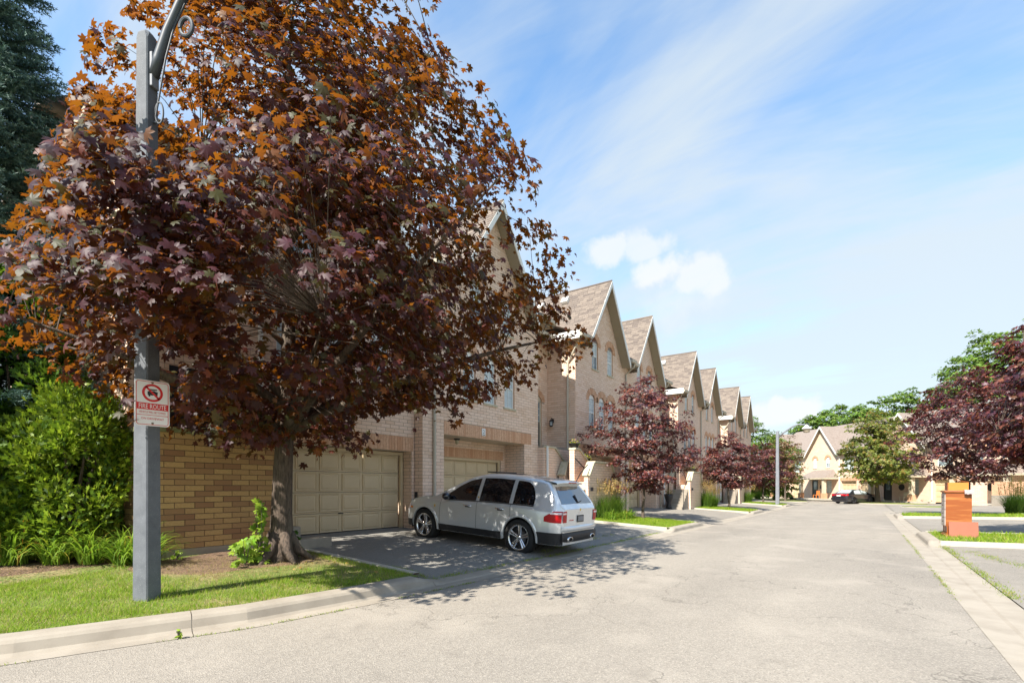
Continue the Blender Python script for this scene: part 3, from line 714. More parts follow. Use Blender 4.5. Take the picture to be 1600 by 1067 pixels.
# gable houses
for a, c in ((3.05, 9.74),): pass
LAB = {2: 'brick townhouse with the nearest pointed gable clear of the big maple', 3: 'brick townhouse with the second pointed gable behind the first small purple maple', 4: 'brick townhouse just beyond the second recessed entry, third pointed gable',
       5: 'brick townhouse with the fourth pointed gable along the row', 6: 'brick townhouse with the fifth pointed gable, beyond the third recessed entry', 7: 'last brick townhouse at the far end of the row, sixth gable'}
row_house(18.2, 23.6, 9.80, LAB[2], 20.85, garage=(18.75, 22.9, 2.95), geo='b', single=0, up=WU(20.05, 21.65), lo=WL(19.75, 20.75, 21.75), near=True, lint=(18.5, 23.1), vents=2, ov=(.45, 0), spout=23.45)
h3 = C.objects[-1]
row_house(23.6, 29.15, 9.9, LAB[3], 26.4, garage=(24.2, 28.3, 2.95), up=WU(25.6, 27.2), lo=WL(25.4, 26.4, 27.4), near=True, lint=(24.0, 28.5), vents=2, ov=(0, .45), spout=28.95)
row_house(32.3, 37.8, 9.85, LAB[4], 34.95, garage=(32.9, 37.1, 2.95), up=WU(34.15, 35.75), lo=WL(33.9, 34.9, 35.9), near=True, lint=(32.7, 37.3), vents=1, ov=(.45, 0), spout=37.7)
row_house(37.8, 43.4, 9.9, LAB[5], 40.6, garage=(38.5, 42.7, 2.95), up=WU(39.8, 41.4), lo=WL(39.6, 40.6, 41.6), near=True, lint=(38.3, 42.9), ov=(0, .45), spout=43.2)
row_house(46.6, 52.1, 9.85, LAB[6], 49.3, garage=(47.2, 51.4, 2.95), up=WU(48.5, 50.1), lo=WL(48.3, 49.3, 50.3), near=True, lint=(47, 51.6), ov=(.45, 0), spout=51.95)
row_house(52.1, 58.0, 9.9, LAB[7], 55.0, garage=(52.7, 57.0, 2.95), up=WU(54.2, 55.8), lo=WL(54, 55, 56), near=True, lint=(52.5, 57.2), ov=(0, .45))
h3 = [o for o in C.objects if o.name.startswith('townhouse') and abs(o.location.x - 18.2) < .01][0]
wall(h3, 'side_wall', lambda z: (0, 1.58), [], 0, ZE, at=-.002, side=True, geo='b', single=260)

# recessed entries between the houses: back wall, eave, door, louvre, stair
def entry(X0, X1, Yb, label, near, nfr):
    zb = base((X0 + X1) / 2); w = X1 - X0; t = empty('recessed_entry', (X0, Yb, zb), 0, label, 'entrance', 'recessed brick entries with stoops between the townhouses')
    dh = hole(w * .62 - .05, 1.05, 3.15, 5.40, .26); lv = hole(w * .62 + .1, .01, 0, 0)
    wall(t, 'back_wall', lambda z: (0, w), [dh], 0, ZE + .2, geo='b' if near else None, single=60 if near else 0, extra_no=[hole(dh['xc'], 1.5, 5.1, 5.66, .5)])
    f = MB(); O = outline(dh); x0, x1 = dh['xc'] - .525, dh['xc'] + .525
    f.box(x0, x0 + .07, .03, .12, 3.15, 5.14); f.box(x1 - .07, x1, .03, .12, 3.15, 5.14); f.prism([(x0, 5.10), (x1, 5.10)] + O[2:], .03, .12)
    fr = f.build('door_frame', 'trim_beige', t); lf = MB().box(x0 + .07, x1 - .07, .09, .13, 3.15, 4.28).build('door', 'dark_door', t)
    MB().box(x0 + .07, x1 - .07, .08, .12, 4.28, 5.10).build('transom_pane', 'glass', t)
    s = MB()
    for i in range(4): s.box(x0 + .07 + i * .303, x0 + .09 + i * .303, .06, .082, 4.28, 5.10)
    for z in (4.28, 4.55, 4.82): s.box(x0 + .07, x1 - .07, .065, .085, z, z + .02)
    s.build('glazing_bars', 'white_paint', t)
    r = MB()
    for i in range(1, len(O)):
        (p, q), (p2, q2) = O[i], O[(i + 1) % len(O)]; r.add([(p, 0, q), (p, .04, q), (p2, .04, q2), (p2, 0, q2)], [(0, 1, 2, 3)])
    r.build('reveal', 'brick_orange', t)
    a = MB(); k = 15; e0 = 0
    def pt(tt, e): return (dh['xc'] + (.525 + e) * math.cos(tt), 5.14 + (.26 + e) * math.sin(tt))
    for i in range(k):
        t0, t1 = math.pi * (i + .04) / k, math.pi * (i + .96) / k; a.prism([pt(t0, .002), pt(t0, .26), pt(t1, .26), pt(t1, .002)], -.014, .001)
    a.build('brick_arch', 'brick_orange', t)
    cx = dh['xc'] + .02; v = MB().lathe([(0, -.05), (.19, -.05), (.24, -.03), (.25, .0)], 24, axis='y', c=(cx, 0, 7.0)); o = v.build('round_louvre', 'white_paint', t, smooth=True); o.scale = (1, 1, 1.0)
    kb_ = MB(); 
    for dx, dz in ((0, .36), (0, -.36), (.36, 0), (-.36, 0)): kb_.box(cx - .05 + dx, cx + .05 + dx, -.03, 0, 7.0 + dz - .09, 7.0 + dz + .09)
    kb_.build('keystone', 'capstone', t)
    eave(t, -.0, w, ZE + .0, y=-.55, gut=True)
    MB().prism([(-.55, ZE + .1), (3, ZE + 1.6), (3, ZE + 1.7), (-.55, ZE + .22)], 0, w, 'x').build('roof', 'roof_far', t)
    # return fascia of the neighbouring roof, running out to the front
    P = MB().box(w - .47, w - .44, -1.82, .3, ZE - .12, ZE + .20); P.build('return_fascia', 'white_paint', t)
    MB().box(w - .44, w - .013, -1.80, .3, ZE - .10, ZE - .06).build('return_soffit', 'soffit', t)
    # lantern on the return wall
    ln = MB(); ln.box(w - .07, w - .012, -.36, -.26, 4.25, 4.42); ln.lathe([(0, .30), (.03, .26), (.085, .20), (.09, .18)], 8, c=(w - .17, -.31, 4.12)); ln.lathe([(.085, .0), (.06, -.03), (0, -.05)], 8, c=(w - .17, -.31, 4.12))
    for i in range(6): aa = i * math.pi / 3; ln.box(w - .17 + .075 * math.cos(aa) - .006, w - .17 + .075 * math.cos(aa) + .006, -.31 + .075 * math.sin(aa) - .006, -.31 + .075 * math.sin(aa) + .006, 4.12, 4.31)
    ln.tube([(w - .05, -.31, 4.40), (w - .12, -.31, 4.47), (w - .17, -.31, 4.42)], .012, 6)
    lo_ = ln.build('lantern', 'black_metal', t); MB().lathe([(.06, 0), (.06, .18)], 8, c=(w - .17, -.31, 4.12)).build('lantern_glass', 'blind', lo_)
    # Y-shaped downspout on the return wall
    yy = -1.05; xw = w - .06
    MB().tube([(w - .35, -.45, ZE - .05), (xw, -.52, ZE - .25), (xw, yy + .1, ZE - .85), (xw, yy, ZE - .95), (xw, yy, 3.0)], .045, 8).build('downspout', 'gutter_paint', t)
    MB().tube([(w - .35, -1.72, ZE - .02), (w - .2, -1.6, ZE - .25), (xw, yy - .05, ZE - .9)], .045, 8).build('downspout', 'gutter_paint', t)
    # stoop in front: landing, parapets with sloping caps, steps, handrail
    y0 = Yb  # local y of the house fronts is about -1.2
    st = empty('entry_stoop', (X0, 9.95, zb), 0, {0: 'brick stoop with stone capped parapets behind the silver car', 1: 'brick stoop with concrete steps beyond the first small purple maple', 2: 'farthest brick stoop, near the last small purple maple of the row'}[nfr], 'stoop', 'entry stoops of the left row')
    def parapet(pts, y, th=.22, cap=True, capm='capstone'):
        b = MB(); xs0, xs1 = pts[0][0], pts[-1][0]
        b.prism([(xs0, .05), (xs1, .05)] + pts[::-1], y, y + th); q = b.build('parapet', 'brick_wall_far', st)
        for (a, za), (c, zc) in zip(pts, pts[1:]):
            k = MB(); dx, dz = c - a, zc - za; ll = math.hypot(dx, dz); nx, nz_ = -dz / ll * .075, dx / ll * .075; e = .02
            k.prism([(a - dx / ll * e, za - dz / ll * e + .003), (c + dx / ll * e, zc + dz / ll * e + .003), (c + nx, zc + nz_ + .003), (a + nx, za + nz_ + .003)], y - .06, y + th + .06); k.build('cap_stone', 'capstone', q, bevel=.008)
    # landing deck in the recess
    MB().box(.0, w - .02, -.1, 1.15, 0, 3.0).build('landing', 'brick_wall_far', st); MB().box(.0, w - .02, -.1, 1.15, 3.002, 3.08).build('landing_slab', 'concrete', st)
    parapet([(.02, 3.0), (.78, 3.0), (1.5, 2.5)], -.12)                   # beside the landing, falling to the right
    parapet([(.95, 1.95), (1.25, 2.45), (1.6, 2.45)], -.45)              # peaked block
    parapet([(1.05, 2.95), (1.42, 2.95), (2.25, 2.42), (2.6, 2.42), (2.95, 1.85)], -.85)
    parapet([(.92, 1.90), (1.32, 2.42), (2.85, 2.42), (3.35, 1.75)], -1.55)
    MB().box(.93, 3.3, -1.33, -.86, .05, 1.7).build('stoop_core', 'brick_wall_far', st)
    for i in range(8): MB().box(-.55 + i * .19, .92, -1.40, -.5, (.05 + i * .17) if i else .05, .05 + (i + 1) * .17).build('step', 'concrete', st, bevel=.01)
    MB().tube([(-.4, -1.5, 1.35), (.3, -1.5, 2.0), (.9, -1.5, 2.35)], .02, 6).build('handrail', 'black_metal', st)
    MB().tube([(-.4, -1.5, .2), (-.4, -1.5, 1.35)], .016, 6).build('handrail_post', 'black_metal', st)
    hr = MB().tube([(1.0, -.92, 2.6), (1.5, -1.0, 2.3), (2.1, -1.0, 1.75)], .02, 6); hr.tube([(1.5, -1.0, 2.3), (1.5, -.86, 2.3)], .014, 6); hr.tube([(2.0, -1.0, 1.83), (2.0, -.86, 1.83)], .014, 6); hr.build('handrail', 'black_metal', st)
    MB().box(1.02, 1.10, -1.64, -1.56, 1.35, 1.5).build('wall_lamp', 'black_metal', st)
    MB().tube([(.12, -.2, 3.05), (.12, -.2, 2.9), (.12, -.22, .5)], .045, 8).build('downspout', 'white_paint', st)
    return t
entry(15.78, 18.2, 11.18, 'recessed brick entry with lantern and arched door between the second and third houses', True, 0)
entry(29.15, 32.3, 11.18, 'recessed brick entry behind the first small purple maple', False, 1)
entry(43.4, 46.6, 11.18, 'farthest recessed brick entry of the left row', False, 2)

# low garden wall of gold brick
gw = empty('garden_wall', (3.02, 9.47, 0), 0, 'gold brick garden wall with mossy stone cap behind the large maple trunk', 'wall')
GZ = .32
wall(gw, 'wall_core', lambda z: (0, 2.45), [], GZ + .12, 2.42, geo='gold', single=300)
wall(gw, 'wall_return', lambda z: (0, 4.6), [], GZ + .12, 2.42, at=0, side=True, geo='gold', single=200)
MB().box(.02, 2.44, .02, .24, GZ - .1, 2.40).build('wall_back', 'mortar_dark', gw)
MB().box(.02, .24, .24, 4.6, GZ - .1, 2.40).build('wall_back', 'mortar_dark', gw)
MB().box(-.02, 2.47, -.02, .2, GZ - .25, GZ + .12).build('footing', 'concrete', gw)
for i in range(4): MB().box(-.04 + i * .63, -.04 + (i + 1) * .63 - .008, -.05, .29, 2.42, 2.505).build('cap_stone', 'capstone_moss', gw, bevel=.01)
for i in range(5): MB().box(-.04, .29, .30 + i * .85, .30 + (i + 1) * .85 - .008, 2.42, 2.505).build('cap_stone', 'capstone_moss', gw, bevel=.01)
# concrete blocks beside the garage
for (x, y, w_, d2, h_, rz, lb) in ((5.45, 9.75, .5, .6, .42, .0, 'taller grey concrete block beside the garage door, behind the maple trunk'), (5.86, 9.35, .75, .38, .2, .05, 'low flat concrete block lying at the edge of the driveway')):
    o = MB().box(-w_ / 2, w_ / 2, -d2 / 2, d2 / 2, 0, h_).build('concrete_block', 'concrete', bevel=.015); o.location = (x, y, drive_z(x, y) - .02); o.rotation_euler = (0, 0, rz); tag(o, lb, 'concrete block')

# ---------------------------------------------------------------- second block across the end of the street
ang = R_(222)
u_ = Vector((math.cos(ang), math.sin(ang)))
P2 = Vector((65.0, -3.15))
def blockB(xl, xr, gc, label, porch, gar, mirrored=False, ghalf=2.65, ze=5.65, apex=9.1, win=(-1.2, 1.2), ridge=9.6, left=False, right=False, yoff=0):
    o0 = P2 + u_ * xl; zb = -.12
    t = empty('end_house', (o0.x - yoff * u_.y * -1, o0.y, zb), ang, label, 'townhouse', 'two storey houses across the end of the street'); w = xr - xl; c = gc - xl
    H = [hole(c + d, .62, 4.0, 5.35, .28) for d in win] + [hole(g - xl, 2.3, -1, 2.35) for g in gar]
    H2 = [hole(g - xl, 1.5, 3.6, 5.0) for g in gar]
    dr = hole(porch[0] - xl, 1.0, -1, 2.55); wn_ = hole(porch[1] - xl, .9, .9, 2.4)
    def iv(z):
        if z < ze: return (0, w)
        hw = ghalf * (1 - (z - ze) / (apex - ze)); return (max(0, c - hw), min(w, c + hw)) if hw > .01 else None
    wall(t, 'front_wall', iv, H + [dr, wn_] + H2, 0, apex - .02)
    for h in H[:len(win)]: window(t, h, dark=.3)
    for h in H2 + [wn_]: window(t, h, dark=.3, arch=False)
    MB().box(dr['xc'] - .5, dr['xc'] + .5, .05, .1, .2, 2.55).build('door', 'dark_door', t); MB().box(dr['xc'] - .25, dr['xc'] + .25, .03, .05, 1.3, 2.3).build('door_pane', 'glass', t)
    for g in gar:
        gx = g - xl; soldier_band(t, gx - 1.3, gx + 1.3, 2.35, 2.7); garage_door(t, gx - 1.15, gx + 1.15, .1, 2.35, .25, colw=.57); MB().box(gx - 1.15, gx + 1.15, 0, .25, 2.35, 2.38).build('recess_ceiling', 'trim_beige', t)
        for s_ in (-1.15, 1.15): MB().box(gx + s_ - .01, gx + s_ + .01, .002, .25, 0, 2.35).build('recess_wall', 'brick_wall_far', t)
    gable_roof(t, c, ghalf, ze, apex, -.4, 5, near=False, fascia='white_paint')
    cl, cr = c - ghalf - .16, c + ghalf + .16
    if cl > .1: eave(t, 0, cl, ze, y=-.4)
    if cr < w - .1: eave(t, cr, w, ze, y=-.4)
    main_roof(t, 0, w, ze, 4.9, ridge, [(max(.001, cl), min(w - .001, cr))], y_e=-.4)
    body_sides(t, w, 9.8, ze, left=left, right=right)
    if left or right:
        b = MB()
        for q, on in ((0.0, left), (w, right)):
            if on: b.add([(q, 0, ze), (q, 9.8, ze), (q, 4.9, ridge)], [(0, 1, 2)])
        b.build('gable_wall', 'brick_wall_far', t)
    # porch
    a, b_ = porch[2] - xl, porch[3] - xl; pr = empty('porch', (0, 0, 0)); pr.parent = t
    r = MB(); z0, z1 = 2.72, 3.75; y0 = -1.9
    r.add([(a - .3, y0, z0), (b_ + .3, y0, z0), (b_ - .5, -.01, z1), (a + .5, -.01, z1), (a - .3, -.01, z0), (b_ + .3, -.01, z0), ], [(0, 1, 2, 3), (0, 3, 4), (1, 5, 2)])
    r.build('porch_roof', 'roof_far', pr); MB().box(a - .3, b_ + .3, y0, -.01, z0 - .16, z0 - .005).build('porch_beam', 'trim_beige', pr)
    for px_ in (a + .15, b_ - .15):
        q = MB().box(px_ - .17, px_ + .17, y0 + .15, y0 + .49, .85, z0 - .16).build('porch_column', 'trim_beige', pr); MB().box(px_ - .25, px_ + .25, y0 + .08, y0 + .56, .15, .85).build('column_base', 'brick_orange', q)
    MB().box(a - .3, b_ + .3, y0, -.01, 0, .2).build('porch_floor', 'concrete_white', pr); MB().box(a + .8, b_ - .8, y0 - .35, y0, 0, .1).build('porch_step', 'concrete_white', pr)
    k = MB(); k.lathe([(0, .2), (.09, .12), (.07, -.1), (0, -.14)], 8, c=((a + b_) / 2 + .2, -.1, 2.25)); k.build('porch_lamp', 'black_metal', pr)
    MB().lathe([(0, -.03), (.34, -.03), (.34, 0)], 16, axis='y', c=((a + b_) / 2 - .3, 0, 1.6)).build('wall_plaque', 'black_metal', pr)
    bpy.data.objects[C.objects[-1].name].scale = (1, 1, 1)
    downspout(t, b_ + .45, .2, ze - .5, y=-.0, from_y=-.4, kick=False, m='white_paint')
    return t
#            xl     xr     gable c   label                                                                     (door, window, porch left, porch right)
blockB(-22.5, -13.95, -20.5, 'end house at far left behind the green tree, with its beige garage', (-20.9, -19.6, -21.6, -18.9), (-15.7,), left=True)
blockB(-13.95, -5.6, -11.1, 'end house with hipped porch, left of the olive green tree', (-12.35, -10.0, -13.0, -8.7), (-6.9,), win=(-1.25, .95))
blockB(-5.6, 2.9, 0.0, 'end house with pointed gable and deep porch, right of the olive green tree', (-1.6, 1.5, -2.2, 2.9), (-4.25,), ghalf=2.8, apex=9.15)
blockB(2.9, 11.6, 8.9, 'end house mostly hidden behind the purple maple on the right', (7.2, 9.8, 6.6, 11.3), (4.6,))
blockB(11.6, 20.0, 14.8, 'end house at the right edge hidden behind purple foliage', (13.2, 15.6, 12.6, 17.4), (18.6,))
blockB(20.0, 28.5, 25.5, 'end house farthest to the right beyond the purple maples', (23.6, 26.2, 23, 27.6), (21.4,), right=True)
# stoop pillar and low wall seen under the right hand foliage
pw = empty('brick_pillar', (54.6, -7.6, rdrive_z(55, -8)), ang, 'brick pillar with stone cap standing in front of the end houses, seen under the purple foliage', 'pillar')
MB().box(-.35, .35, -.35, .35, 0, 2.0).build('shaft', 'brick_wall_far', pw); MB().box(-.43, .43, -.43, .43, 2.0, 2.12).build('cap_stone', 'capstone', pw)
lw = empty('low_wall', (53.6, -8.6, rdrive_z(55, -8)), ang, 'low concrete wall with orange brick top beside the brick pillar', 'wall')
MB().box(-.4, 3.5, -.15, .15, 0, .85).build('wall_base', 'concrete', lw); MB().box(-.4, 3.5, -.14, .14, .85, 1.9).build('wall_top', 'brick_orange', lw)

# ---------------------------------------------------------------- cars
def lerp_tab(tab, x):
    if x <= tab[0][0]: return tab[0][1]
    for (a, b), (c, d) in zip(tab, tab[1:]):
        if x <= c:
            t = (x - a) / (c - a); return b + (d - b) * t
    return tab[-1][1]
def sm_tab(tab, x, r=.06): return (lerp_tab(tab, x - r) + 2 * lerp_tab(tab, x) + lerp_tab(tab, x + r)) / 4
class Body:
    def __init__(s, top, half, belt, z0, tumble, wheels, ra, x0, x1, sill=.50, zc=.34):
        s.top, s.half, s.belt, s.z0, s.tumble, s.wheels, s.ra, s.x0, s.x1, s.zc = top, half, belt, z0, tumble, wheels, ra, x0, x1, zc
    def sect(s, x):
        zt = sm_tab(s.top, x); w = sm_tab(s.half, x, .04); zb = min(lerp_tab(s.belt, x), zt - .015); g = max(.015, zt - zb); tb = s.tumble * min(1, g / .62)
        lowf = min(1, (zb - .25) / .7)
        P = [(w * .955, s.z0), (w * .975, s.z0 + .12), (w * .995, s.z0 + .26), (w, s.z0 + .38), (w * .995, zb - .16), (w * .985, zb - .06), (w * .955, zb), (w * .955 - tb * .35, zb + g * .36), (w * .955 - tb * .75, zb + g * .72), (w * .955 - tb * 1.0, zb + g * .88), (w * .955 - tb * 1.35, zb + g * .955), (w * .45, zt - .008), (0, zt)]
        for i in range(1, len(P)):
            if P[i][1] < P[i - 1][1] + .004 and i < 7: P[i] = (P[i][0], P[i - 1][1] + .004)
        return P
    def ring(s, x, sub=5):
        P = s.sect(x); out_ = []
        for i in range(len(P) - 1):
            p0, p1, p2, p3 = P[max(i - 1, 0)], P[i], P[i + 1], P[min(i + 2, len(P) - 1)]
            for k in range(sub):
                t = k / sub; q = []
                for c in (0, 1):
                    a, b, cc, d = p0[c], p1[c], p2[c], p3[c]
                    m1, m2 = (cc - a) * .42, (d - b) * .42; q.append((2 * t ** 3 - 3 * t * t + 1) * b + (t ** 3 - 2 * t * t + t) * m1 + (-2 * t ** 3 + 3 * t * t) * cc + (t ** 3 - t * t) * m2)
                out_.append(tuple(q))
        out_.append(P[-1]); return out_
    def y_at(s, x, z):
        R0 = s.ring(x)
        for (a, za), (b, zb_) in zip(R0, R0[1:]):
            if za <= z <= zb_ + 1e-6 and zb_ > za: return a + (b - a) * (z - za) / (zb_ - za)
        return R0[-1][0] if z > R0[-1][1] else R0[0][0]
    def build(s, root, paint):
        xs = sorted(set([round(v, 4) for v in np.linspace(s.x0, s.x1, 200)])); V = []; F = []
        rings = [s.ring(x) for x in xs]; m_ = len(rings[0]); b = MB()
        def inside(x, z): return any((x - wx) ** 2 + (z - s.zc) ** 2 < s.ra ** 2 for wx in s.wheels)
        for sg in (1, -1):
            P = [[(x, sg * y, z) for y, z in r] for x, r in zip(xs, rings)]
            # snap vertices near the arches onto the circle
            for i, row in enumerate(P):
                for j, (x, y, z) in enumerate(row):
                    for wx in s.wheels:
                        d = math.hypot(x - wx, z - s.zc)
                        if abs(d - s.ra) < .022 and j < m_ * .6: k = s.ra / d; row[j] = (wx + (x - wx) * k, y, s.zc + (z - s.zc) * k)
            k0 = len(b.v); b.v += [q for row in P for q in row]
            for i in range(len(P) - 1):
                for j in range(m_ - 1):
                    cx = sum(P[a][c][0] for a, c in ((i, j), (i + 1, j), (i, j + 1), (i + 1, j + 1))) / 4; cz = sum(P[a][c][2] for a, c in ((i, j), (i + 1, j), (i, j + 1), (i + 1, j + 1))) / 4
                    if j < m_ * .6 and inside(cx, cz): continue
                    q = (k0 + i * m_ + j, k0 + (i + 1) * m_ + j, k0 + (i + 1) * m_ + j + 1, k0 + i * m_ + j + 1)
                    b.f.append(q[::-1] if sg > 0 else q); b.r.append(0)
        for xi in (0, -1):   # ends
            R0 = rings[xi]; x = xs[xi]; row = [(x, y, z) for y, z in R0] + [(x, -y, z) for y, z in R0[::-1]]
            P = [[(x, y * t, z) for y, z in R0] for t in (1, .5, 0, -.5, -1)]; b.grid(P if xi == 0 else P[::-1], 0)
        o = b.build('body', paint, root, smooth=True)
        for wx in s.wheels:
            for sg in (1, -1):
                l = MB(); P = []
                for k in range(33):
                    t = R_(-8) + (math.pi + R_(16)) * k / 32; row = []
                    for e, oo in ((-.022, -.045), (-.022, .004), (-.01, .016), (.03, .014), (.055, -.002)):
                        x, z = wx + (s.ra + e) * math.cos(t), s.zc + (s.ra + e) * math.sin(t); row.append((x, sg * (s.y_at(x, max(z, s.z0 + .002)) + oo), z))
                    P.append(row)
                l.grid(P if sg > 0 else P[::-1], 0); l.build('arch_lip', paint, root, smooth=True)
        # wheel arch liners
        for wx in s.wheels:
            l = MB(); P = []
            for k in range(15):
                t = R_(-12) + (math.pi + R_(24)) * k / 14; P.append([(wx + s.ra * math.cos(t), sg_, s.zc + s.ra * math.sin(t)) for sg_ in (-.93, -.55, .55, .93)])
            l.grid(P); l.build('wheel_arch', 'black_plastic', root)
        MB().box(s.x0 + .25, s.x1 - .3, -.7, .7, s.z0 - .04, s.z0 + .25).build('underbody', 'black_plastic', root)
        return o
    def patch(s, root, name, m, xa, xb, zlo, zhi, off=.005, nx=16, nz=8, sides=(1, -1), parent=None, lab=None):
        for sg in sides:
            P = []
            for i in range(nx + 1):
                x = xa + (xb - xa) * i / nx; a, c = (zlo(x) if callable(zlo) else zlo), (zhi(x) if callable(zhi) else zhi); row = []
                for j in range(nz + 1):
                    z = a + (c - a) * j / nz; row.append((x, sg * (s.y_at(x, z) + off), z))
                P.append(row)
            b = MB(); b.grid(P if sg < 0 else P[::-1], 0); o = b.build(name, m, parent or root, smooth=True)
        return o
    def top_patch(s, root, name, m, xa, xb, ya, yb, off=.006, nx=14, ny=12):
        # patch lying on the upper surface between x = xa..xb; ya(x) half widths
        P = []
        for i in range(nx + 1):
            x = xa + (xb - xa) * i / nx; R0 = s.ring(x)[::-1]; hw = ya + (yb - ya) * i / nx; row = []
            for j in range(ny + 1):
                y = -hw + 2 * hw * j / ny; ay = abs(y); z = R0[0][1]
                for (a, za), (b_, zb_) in zip(R0, R0[1:]):
                    if a <= ay <= b_: z = za + (zb_ - za) * (ay - a) / (b_ - a); break
                dz = (sm_tab(s.top, x + .02) - sm_tab(s.top, x - .02)) / .04; nl = math.hypot(1, dz); row.append((x - off * dz / nl, y, z + off / nl))
            P.append(row)
        b = MB(); b.grid(P, 0); return b.build(name, m, root, smooth=True)
def wheel(root, x, y, r, w, sg, spokes=5, rimm='chrome', detail=True):
    t = empty('wheel', (x, y, r)); t.parent = root
    b = MB(); b.lathe([(r * .72, -w / 2), (r * .93, -w / 2), (r * .985, -w / 2 + .02), (r, -w / 2 + .05), (r, w / 2 - .05), (r * .985, w / 2 - .02), (r * .93, w / 2), (r * .72, w / 2 - .005)], 36, axis='y'); b.build('tyre', 'tyre', t, smooth=True)
    f = sg * (w / 2 - .012)
    b = MB(); b.lathe([(r * .735, f), (r * .715, f + sg * .006), (r * .665, f - sg * .004), (r * .64, f - sg * .02), (r * .63, f - sg * .13)], 36, axis='y'); rim = b.build('rim', rimm, t, smooth=True)
    b = MB(); b.lathe([(0, f - sg * .12), (r * .64, f - sg * .13)], 24, axis='y'); b.build('rim_back', 'black_plastic', t)
    b = MB(); b.lathe([(0, f - sg * .075), (r * .42, f - sg * .08), (r * .42, f - sg * .1)], 24, axis='y'); b.build('brake_disc', 'chrome_dark', t)
    s = MB()
    for k in range(spokes):
        a = 2 * math.pi * k / spokes + .35; ca, sa = math.cos(a), math.sin(a)
        def Q(rr, tt, yy): return (rr * ca - tt * sa, yy, rr * sa + tt * ca)
        for (t0, t1, w0, w1) in ((0, .0, .034, .048),) if spokes > 5 else ((-.012, -.032, .020, .022), (.012, .032, .020, .022)):
            P = []
            for rr, tt, ww, yy in ((r * .10, t0, w0, f - sg * .035), (r * .40, (t0 + t1) / 2, (w0 + w1) / 2 * .9, f - sg * .022), (r * .655, t1, w1, f - sg * .008)):
                P.append([Q(rr, tt - ww, yy - sg * .045), Q(rr, tt - ww * .7, yy), Q(rr, tt + ww * .7, yy), Q(rr, tt + ww, yy - sg * .045)])
            s.grid(P, 0)
    s.lathe([(0, f - sg * .012), (r * .10, f - sg * .016), (r * .15, f - sg * .035), (r * .16, f - sg * .07)], 20, axis='y'); s.build('spokes', rimm, t, smooth=True)
    if detail:
        b = MB()
        for k in range(30):
            a = 2 * math.pi * k / 30; b.box(r * .69 * math.cos(a) - .005, r * .69 * math.cos(a) + .005, f - .004, f + .006 if sg > 0 else f - .004, r * .69 * math.sin(a) - .005, r * .69 * math.sin(a) + .005) if sg > 0 else b.box(r * .69 * math.cos(a) - .005, r * .69 * math.cos(a) + .005, f - .008, f + .004, r * .69 * math.sin(a) - .005, r * .69 * math.sin(a) + .005)
        b.build('rim_bolts', 'chrome_dark', t, stuff=True)
    return t
# silver suv on the first driveway, nose to the garage
suv = empty('parked_suv', (9.66, 6.12, 0), R_(90.5), 'silver white SUV with tinted windows and chrome wheels parked nose in on the driveway', 'car')
pitch = math.atan((drive_z(0, 9.03) - drive_z(0, 6.18)) / 2.855); suv.location.z = drive_z(0, 6.12); suv.rotation_euler = (0, -pitch, R_(90.5))
suv.scale = (1, 1, 1.035)
B = Body(top=[(-.99, 1.00), (-.965, 1.045), (-.93, 1.09), (-.84, 1.21), (-.72, 1.37), (-.60, 1.525), (-.56, 1.585), (-.40, 1.625), (.1, 1.675), (.7, 1.70), (1.2, 1.685), (1.55, 1.61), (1.95, 1.41), (2.30, 1.20), (2.50, 1.10), (2.9, 1.055), (3.3, .985), (3.6, .87), (3.75, .75), (3.82, .60)],
         half=[(-.985, .72), (-.96, .80), (-.9, .865), (-.75, .915), (-.5, .945), (0, .962), (2.9, .962), (3.2, .94), (3.5, .86), (3.68, .72), (3.78, .55), (3.82, .40)],
         belt=[(-.98, .96), (-.8, 1.02), (-.2, 1.06), (1.0, 1.055), (2.3, 1.02), (3.0, .97), (3.5, .83), (3.8, .60)], z0=.30, tumble=.25, wheels=(0, 2.855), ra=.445, x0=-.985, x1=3.82, zc=.375)
B.build(suv, 'silver_paint')
for wx in (0, 2.855):
    for sg in (1, -1): wheel(suv, wx, sg * .815, .378, .28, sg)
# side glass: front door, rear door, quarter
zb = lambda x: lerp_tab(B.belt, x) + .015
def rf(x): return sm_tab(B.top, x) - .115
def fd_top(x): return min(rf(x), 1.10 + (2.22 - x) * .66)
B.patch(suv, 'front_door_glass', 'car_glass', 1.24, 2.12, zb, lambda x: max(zb(x) + .01, fd_top(x)))
B.patch(suv, 'rear_door_glass', 'car_glass', .30, 1.14, zb, rf)
B.patch(suv, 'quarter_glass', 'car_glass', -.34, .20, zb, lambda x: min(rf(x), zb(x) + .05 + (rf(.1) - zb(0) - .05) * max(0, math.sqrt(max(0, 1 - ((.02 - x) / .37) ** 2 if x < .02 else 1)))))
B.patch(suv, 'window_trim', 'chrome_dark', -.34, 2.2, lambda x: zb(x) - .022, lambda x: zb(x) - .004, off=.008, nz=1)
B.top_patch(suv, 'windscreen', 'car_glass', 2.36, 1.62, .68, .56); B.top_patch(suv, 'rear_window', 'rear_glass', -.895, -.635, .70, .55); B.top_patch(suv, 'sunroof', 'black_plastic', .5, 1.25, .42, .42)
MB().box(1.05, 1.32, -.42, .42, 1.70, 1.725).build('wind_deflector', 'black_plastic', suv, bevel=.008)
